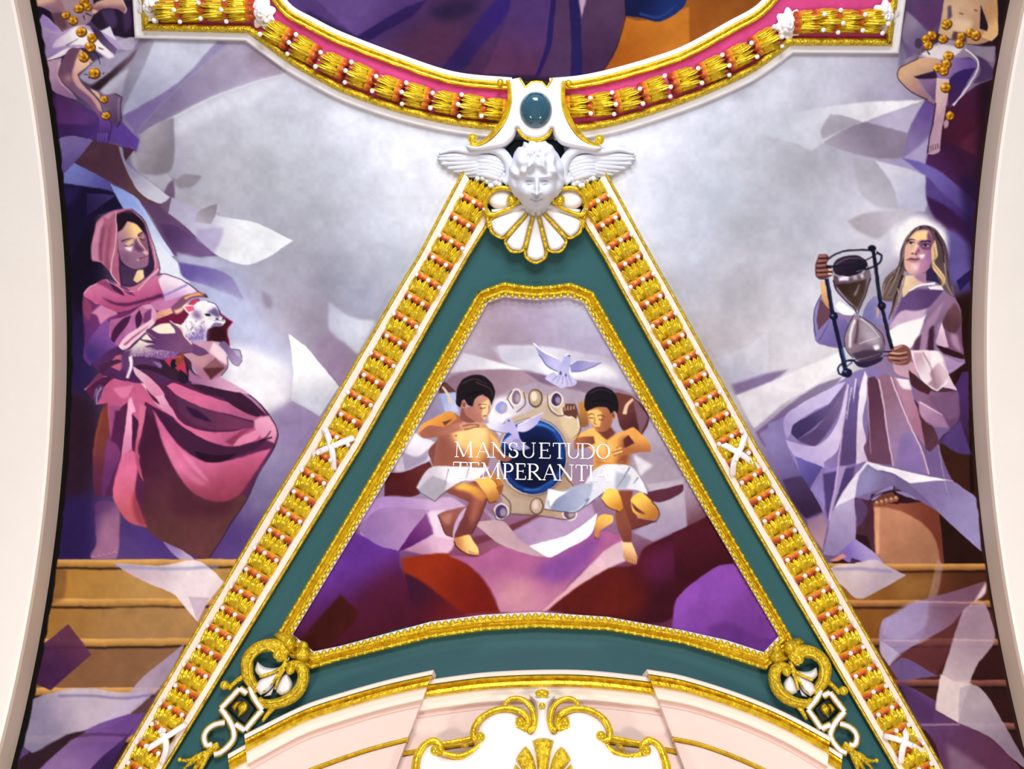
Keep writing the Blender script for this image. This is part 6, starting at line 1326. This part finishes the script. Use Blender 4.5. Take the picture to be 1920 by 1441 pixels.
def wing(mir):
    f = (lambda a: np.c_[mir-(a[:, 0]-0), a[:, 1]]) if mir else (lambda a: a)
    R_ = lambda nm, t, h0, h1, bv, **kw: relief(nm, f(px(t, True)), 'cherub_stucco', h0, h1, bv, root, **kw)
    w0 = R_('wing', '78 632 110 605 200 584 330 598 440 574 520 586 580 640 612 720 602 800 560 840 505 858 450 868 400 830 330 796 240 768 155 722 105 690', .02, .06, 8)
    ends = ((75, 630), (80, 655), (104, 690), (150, 722), (195, 745), (240, 768), (290, 785), (345, 805), (400, 832))
    for k, (ex, ey) in enumerate(ends):
        t = k/8; sx, sy = 585-95*t, 655+135*t
        pts = np.array([(sx, sy), (sx-(sx-ex)*.35, sy+(ey-sy)*.22-14*(1-t)), (sx-(sx-ex)*.75, sy+(ey-sy)*.68-8*(1-t)), (ex, ey)])
        q = tube('feather', f(spline(nums(pts), False, step=5)), [6.5, 7.5, 7.0, 5.5, 1.5], [.075+.012*(k % 2), .085, .05], 'cherub_stucco', None, k=10, flat=.75); q.parent = w0
    for k in range(6):
        t = k/5; sx, sy = 600-70*t, 690+110*t; ex, ey = 330+30*t, 640+130*t
        pts = np.array([(sx, sy), ((sx+ex)/2, (sy+ey)/2-16), (ex, ey)])
        q = tube('covert_feather', f(spline(nums(pts), False, step=5)), [6, 7.5, 6.5, 2], [.11, .12, .085], 'cherub_stucco', None, k=10, flat=.8); q.parent = w0
    q = tube('wing_shoulder', f(px('90 615 200 586 330 600 440 578 520 592 578 645 606 720 600 790 565 830', True)), [2, 5, 7, 9, 10, 10, 8], [.06, .10, .13, .12], 'cherub_stucco', None, k=10); q.parent = w0
    for x, y, r in ((470, 800, 7), (505, 825, 8), (440, 815, 6), (470, 850, 6.5), (545, 800, 8), (410, 795, 5.5), (500, 780, 7), (530, 842, 6), (560, 770, 7.5)):
        p_ = f(nums([x, y]))[0]; q = ball('down_tuft', p_[0], p_[1], .10, r, 'cherub_stucco', None, sz=.8); q.parent = w0
    view(*KS)
    return w0
wing(None); wing(2*1005.5+1)
# shell
root = empty('scallop_shell', hit(np.float64(1004), np.float64(430), 0).tolist(), 'white scallop shell with gilded ridges hanging below the cherub', 'ornament')
view(*KS)
CXs, CYs = 797, 985
def pol(a, r): return (CXs+r*math.sin(math.radians(a)), CYs+r*math.cos(math.radians(a)))
edges = [-74, -42, -13.5, 13.5, 42, 74]; rad = [368, 374, 412, 374, 368]
relief('shell_body', nums([pol(a, r) for a, r in ((-84, 330), (-72, 345), (-58, 365), (-42, 345), (-28, 372), (-13, 350), (0, 410), (13, 350), (28, 372), (42, 345), (58, 365), (72, 345), (84, 330), (120, 60), (-120, 60))]), 'white_stucco', .02, .10, 8, root)
for i in range(5):
    a0, a1, r = edges[i], edges[i+1], rad[i]; m_ = (a0+a1)/2; g_ = 2.6
    pts = [pol(a0+g_*1.6, 90), pol(a0+g_, r*.55), pol(a0+g_, r*.86), pol(a0+g_*1.8, r*.96), pol(m_, r), pol(a1-g_*1.8, r*.96), pol(a1-g_, r*.86), pol(a1-g_, r*.55), pol(a1-g_*1.6, 90)]
    relief('flute', spline(nums(pts), True), 'white_stucco', .09, .15, 7, root)
    tube('gold_rim', spline(nums([pol(a0+.5, r*.80), pol(a0+2, r*.93), pol(a0+(a1-a0)*.28, r*1.0), pol(m_, r*1.035), pol(a0+(a1-a0)*.72, r*1.0), pol(a1-2, r*.93), pol(a1-.5, r*.80)]), False), 2.9, .115, 'gold_leaf', root)
for a in edges[1:-1]: tube('gold_ridge', resample(nums([pol(a, 85), pol(a, 330)]), step=5), [2.4, 3.2, 3.6, 3.0], .145, 'gold_leaf', root)
for sg in (-1, 1):
    q = lambda x, y: (797+sg*(797-x), y)
    E_ = lambda cx, cy, a, b_: nums([q(cx+a*math.cos(t), cy+b_*math.sin(t)) for t in t_])
    relief('volute_field', E_(545, 945, 100, 78), 'white_stucco', .06, .12, 14, root)
    tube('volute_rim', spline(nums([q(*v) for v in ((665, 985), (668, 930), (630, 885), (560, 865), (490, 880), (440, 930), (425, 990), (440, 1045), (470, 1062), (560, 1035), (640, 990), (668, 950))]), False), [3, 4.5, 4.5, 4.5, 4, 3], .14, 'gold_smooth', root)
    ball('volute_boss', *nums([q(620, 955)])[0], .14, 10, 'gold_cast', root)
    tube('side_rim', spline(nums([q(*v) for v in ((425, 1000), (440, 1070), (455, 1130), (450, 1160))]), False), [3, 4, 3], .12, 'gold_leaf', root)

# ---------------------------------------------------------------- corner ornaments of the centre frame
LC = (320, 1180, 5.52)
def nums_raw(t): return np.array([float(v) for v in t.split()]).reshape(-1, 2)
def corner(label, tf):
    view(0, 0, 1)
    root = empty('corner_ornament', hit(*[np.float64(v) for v in tf(np.array([[519.0, 1258.0]]))[0]], 0).tolist(), label, 'ornament', 'gilded corner ornaments')
    def Q(t, curve=True, closed=False):
        view(*LC); p = px(t, curve, closed); view(0, 0, 1); return tf(p)
    T = lambda nm, t, r, h, mt='gold_leaf', **kw: tube(nm, Q(t), r, h, mt, root, **kw)
    R_ = lambda nm, t, mt, h0, h1, bv, **kw: relief(nm, Q(t, True, True), mt, h0, h1, bv, root, **kw)
    # wreath-like scrolls round the shell
    T('left_scroll', '1100 300 1150 290 1180 240 1150 180 1060 160 950 170 860 220 800 300 790 390 800 480 850 570 900 640', [6, 11, 13, 12, 12, 12, 11, 8], [.12, .13, .10, .08])
    T('left_scroll_vein', '1080 230 990 190 900 230 840 300 815 400 830 500 880 590', [2, 4, 3, 2], [.17, .165, .14], 'gold_crackle')
    T('right_scroll', '1200 400 1250 360 1320 370 1370 430 1370 520 1330 620 1250 700 1150 750 1050 770 950 760 910 720', [6, 11, 12, 12, 11, 10, 7], [.12, .13, .10, .08])
    T('right_scroll_vein', '1340 440 1350 530 1300 630 1210 700 1100 740 990 750', [2, 4, 3, 2], [.17, .165, .14], 'gold_crackle')
    ball('scroll_eye', *Q('1110 255 1110 256', False)[0], .14, 10, 'gold_cast', root); ball('scroll_eye', *Q('1240 420 1240 421', False)[0], .14, 8.5, 'gold_cast', root)
    for t in ('930 350 1000 400 1110 400 1180 330 1210 300 1190 370 1090 440 960 490 910 430', '900 580 960 500 1090 440 1195 370 1120 470 1040 590 960 640', '980 650 1050 590 1130 470 1180 400 1100 500 1050 640', '1100 560 1140 480 1190 440 1230 540 1210 610 1140 640 1090 610'):
        v_ = nums_raw(t); v_ = (v_-[1085, 480])*1.22+[1085, 485]
        view(*LC); q_ = spline(nums(v_), True); view(0, 0, 1); relief('shell_lobe', tf(q_), 'white_stucco', .04, .15, 9, root)
    for t in ('920 490 1040 450 1150 390 1200 300', '960 640 1060 530 1140 430 1200 340', '1080 620 1120 500 1180 400'): T('lobe_ridge', t, [2.0, 3.2, 3.8], .13)
    # acanthus at the frame's corner
    R_('corner_leaf', '1060 50 1130 10 1200 30 1290 70 1310 130 1290 200 1230 250 1170 220 1100 130', 'gold_leaf', .05, .17, 14)
    R_('corner_leaf', '1200 230 1260 240 1310 170 1350 110 1410 130 1440 200 1470 240 1420 320 1360 370 1300 320 1240 290', 'gold_leaf', .05, .165, 13)
    ball('leaf_boss', *Q('1225 130 1225 131', False)[0], .16, 9, 'gold_cast', root); ball('leaf_boss', *Q('1380 160 1380 161', False)[0], .14, 7, 'gold_cast', root)
    # side knob and leaves
    T('side_stem', '780 470 700 520 640 570 600 620', [6, 5, 4], .08); ball('side_knob', *Q('560 575 560 576', False)[0], .09, 9, 'gold_cast', root)
    T('side_stem', '1080 790 1020 850 970 920 950 950', [6, 5, 3], .08)
    # diamond strapwork: white band on a gilt backing
    for nm, mt, r, h, fl in (('strap_gilding', 'gold_crackle', 7.2, .07, .7), ('strap_band', 'white_stucco', 4.2, .105, .8)):
        for t in ('715 610 610 720 520 815', '520 815 600 930 650 1040 650 1130 590 1210 520 1270 450 1290', '950 830 860 930 770 1040', '770 1040 700 1000 670 980', '715 610 790 660', '820 590 860 700 950 830', '560 960 450 985 370 1050 345 1130 370 1200 430 1190'):
            tube(nm, resample(Q(t, 'curve'), step=4), r, h, mt, root, k=8, flat=fl)
    R_('diamond_field', '715 640 880 810 770 1000 600 830', 'dark_green', .01, .035, 3)
    for t in ('625 800 680 740 740 740 690 800 670 860', '690 790 760 735 800 760 800 830 750 880 690 910 700 850'): R_('bud_petal', t, 'gold_leaf', .03, .10, 7)
    # tassel
    T('tassel_stem', '500 1190 430 1230 380 1290 340 1340', [7, 8, 7], .08)
    for t in ('370 1270 280 1310 190 1350 90 1350', '360 1290 270 1340 180 1400 130 1450', '370 1310 300 1380 240 1450 220 1520', '380 1310 330 1400 300 1470 300 1540'): T('tassel_leaf', t, [5, 6, 4, 2], [.09, .08, .05])
    ball('tassel_tip', *Q('95 1345 95 1346', False)[0], .06, 4.5, 'gold_cast', root)
    return root
corner('gilded scroll ornament with white shell at the lower left corner of the centre frame', lambda p: p)
def mirror_fit(a, b_, a2, b2):
    z = lambda v: complex(*v)
    m1, m2 = z((-a[0], a[1])), z((-b_[0], b_[1])); k = (z(b2)-z(a2))/(m2-m1)
    def tf(p):
        w_ = (-p[:, 0]+1j*p[:, 1]-m1)*k+z(a2); return np.c_[w_.real, w_.imag]
    return tf
corner('gilded scroll ornament with white shell at the lower right corner of the centre frame', mirror_fit((519, 1258), (450, 1327), (1497, 1263), (1552, 1330)))

# ---------------------------------------------------------------- arched cornice at the bottom
root = empty('arched_cornice', hit(np.float64(1007), np.float64(1400), 0).tolist(), 'white and rose arched cornice with double gilded mouldings below the green ground', 'cornice')
def cornice(top, dh, ends, low=210):
    """top edge in px; ends = how far each end slants inwards per px downwards"""
    T_ = densify(np.array(top, float), 10)
    xa, xb = T_[0, 0], T_[-1, 0]
    def line(dy):
        f = (T_[:, 0]-xa)/(xb-xa)
        return np.c_[T_[:, 0]+dy*(ends[0]*(1-f)+ends[1]*f), T_[:, 1]+dy]
    bands = (('lip', 'cream_stucco', [(0, -.02-dh), (0, .46), (2, .50), (9, .49)]), ('gold_moulding', 'gold_smooth', [(9, .47), (11, .485), (15, .48), (18, .455), (20, .44), (21, .46), (27, .465), (32, .44), (33, .42)]),
             ('fascia', 'cream_stucco', [(33, .42), (34, .41), (55, .40), (57, .385)]), ('groove', 'rose_stucco', [(57, .385), (60, .33), (68, .325), (70, .345)]), ('rose_band', 'rose_stucco', [(70, .345), (72, .35), (126, .31)]),
             ('gold_bead', 'gold_smooth', [(126, .30), (127, .325), (130, .335), (134, .325), (135, .29)]), ('lower_band', 'rose_stucco', [(135, .29), (137, .31), (low, .24)]))
    for nm, mt, prof in bands:
        V = []
        for dy, h in prof: q = line(dy); V.append(hit(q[:, 0], q[:, 1], h+dh))
        put_under(link(nm, npmesh(nm, np.stack(V, 0), grid_faces(len(prof), len(T_)), False), mt), root)
        # returns at both ends
        for e in (0, -1):
            R_ = []
            for dy, h in prof:
                q = line(dy)[e]; a = hit(q[0], q[1], h+dh); R_.append((a, a-nrm(a)*(.30 if abs(dh) > .01 else .02)))
            V = np.array(R_).transpose(1, 0, 2)
            put_under(link(nm+'_return', npmesh(nm+'_return', V, grid_faces(2, len(prof)), False), mt), root)
arc_c = spline(np.array([(710, 1292), (760, 1281), (815, 1272), (907, 1260), (1007, 1255), (1100, 1256), (1207, 1267), (1262, 1277), (1310, 1290)], float), False, step=12)
cornice(arc_c, 0, (0, 0))
cornice(spline(np.array([(458, 1376), (568, 1322), (640, 1298), (730, 1273), (813, 1255)], float), False, step=12), .10, (.1, -.38))
cornice(spline(np.array([(1213, 1254), (1280, 1266), (1380, 1297), (1470, 1334), (1557, 1380)], float), False, step=12), .10, (.38, -.1))
cornice([(427, 1413), (468, 1390)], .03, (.1, 0)); cornice([(1548, 1394), (1580, 1414)], .03, (0, -.1))

# ---------------------------------------------------------------- cartouche on the cornice
root = empty('cartouche_crest', hit(np.float64(1017), np.float64(1400), .35).tolist(), 'white cartouche with gilded scrolls and a gold shell over the arched cornice', 'ornament')
SCV = (760, 1240, 3.84)
view(*SCV)
relief('cartouche_body', px('495 545 540 425 640 352 745 342 830 380 870 440 905 505 930 400 930 310 890 235 930 245 985 228 1040 245 1082 240 1045 320 1042 400 1066 505 1110 425 1180 352 1280 342 1400 402 1470 505 1462 572 1520 645 1690 662 1702 612 1780 562 1850 645 1880 772 1900 1000 60 1000 75 772 90 680 145 592 215 572 250 640 270 680 400 682 500 612', True), 'white_stucco', .40, .56, 16, root)
def crest(nm, t, r, h, mt='gold_smooth'):
    view(*SCV); return tube(nm, px(t, True), r, h, mt, root, k=10)
for t in ('560 575 500 560 488 510 530 420 640 352 760 338 850 372 885 430 855 490 795 470 788 425 825 410', '1412 570 1465 560 1475 510 1435 420 1335 352 1215 338 1125 372 1095 430 1120 490 1180 470 1188 425 1150 410'): crest('upper_scroll', t, [5, 6.5, 6, 6, 7, 6, 4], .54)
for t in ('880 500 925 470 928 390 890 310 830 270 760 268 715 300 730 325', '1090 500 1048 470 1045 390 1080 310 1140 270 1200 268 1245 300 1230 325'): crest('inner_scroll', t, [6, 6, 6, 5, 4], .53)
for t in ('540 590 470 650 380 682 280 660 260 640', '1440 585 1500 650 1600 682 1690 665 1705 640'): crest('link_scroll', t, [4, 6, 6, 5], .52)
for t in ('255 590 340 578 430 560 480 548', '1480 545 1560 560 1640 578 1715 590'): crest('link_bar', t, 4.5, .47)
for t in ('60 1000 72 772 90 680 140 600 205 568 250 600 250 650 215 678', '1900 1000 1885 772 1860 680 1820 600 1750 560 1705 600 1710 640 1740 660'): crest('outer_scroll', t, [6, 8, 8, 7, 5], .53)
for x, y in ((541, 545), (1408, 535), (215, 640), (1735, 640), (825, 440), (1150, 440)):
    view(*SCV); ball('scroll_knob', *nums([x, y])[0], .55, 10, 'gold_cast', root)
for t in ('410 590 440 575 460 600 440 630 400 620', '1510 580 1560 600 1590 640 1560 650 1520 620'):
    view(*SCV); relief('gold_leaf_tip', px(t, True), 'gold_leaf', .46, .56, 6, root)
view(*SCV); ball('crest_gem', *nums([985, 228])[0], .53, 8, 'gold_cast', root, sx=1.7)
view(*SCV); ball('crest_stud', *nums([985, 318])[0], .56, 6.5, 'gold_cast', root, sz=.6)
for t in ('912 568 950 552 990 546 1035 552 1074 568 1050 660 1030 790 950 790 935 660', '790 705 830 640 866 602 900 640 930 700 948 790 860 800', '1196 705 1160 640 1122 606 1085 640 1055 700 1032 790 1120 800', '760 830 790 730 850 790 930 850', '1225 830 1196 730 1130 790 1060 850'):
    view(*SCV); relief('shell_flute', px(t, True), 'gold_leaf', .54, .61, 8, root)
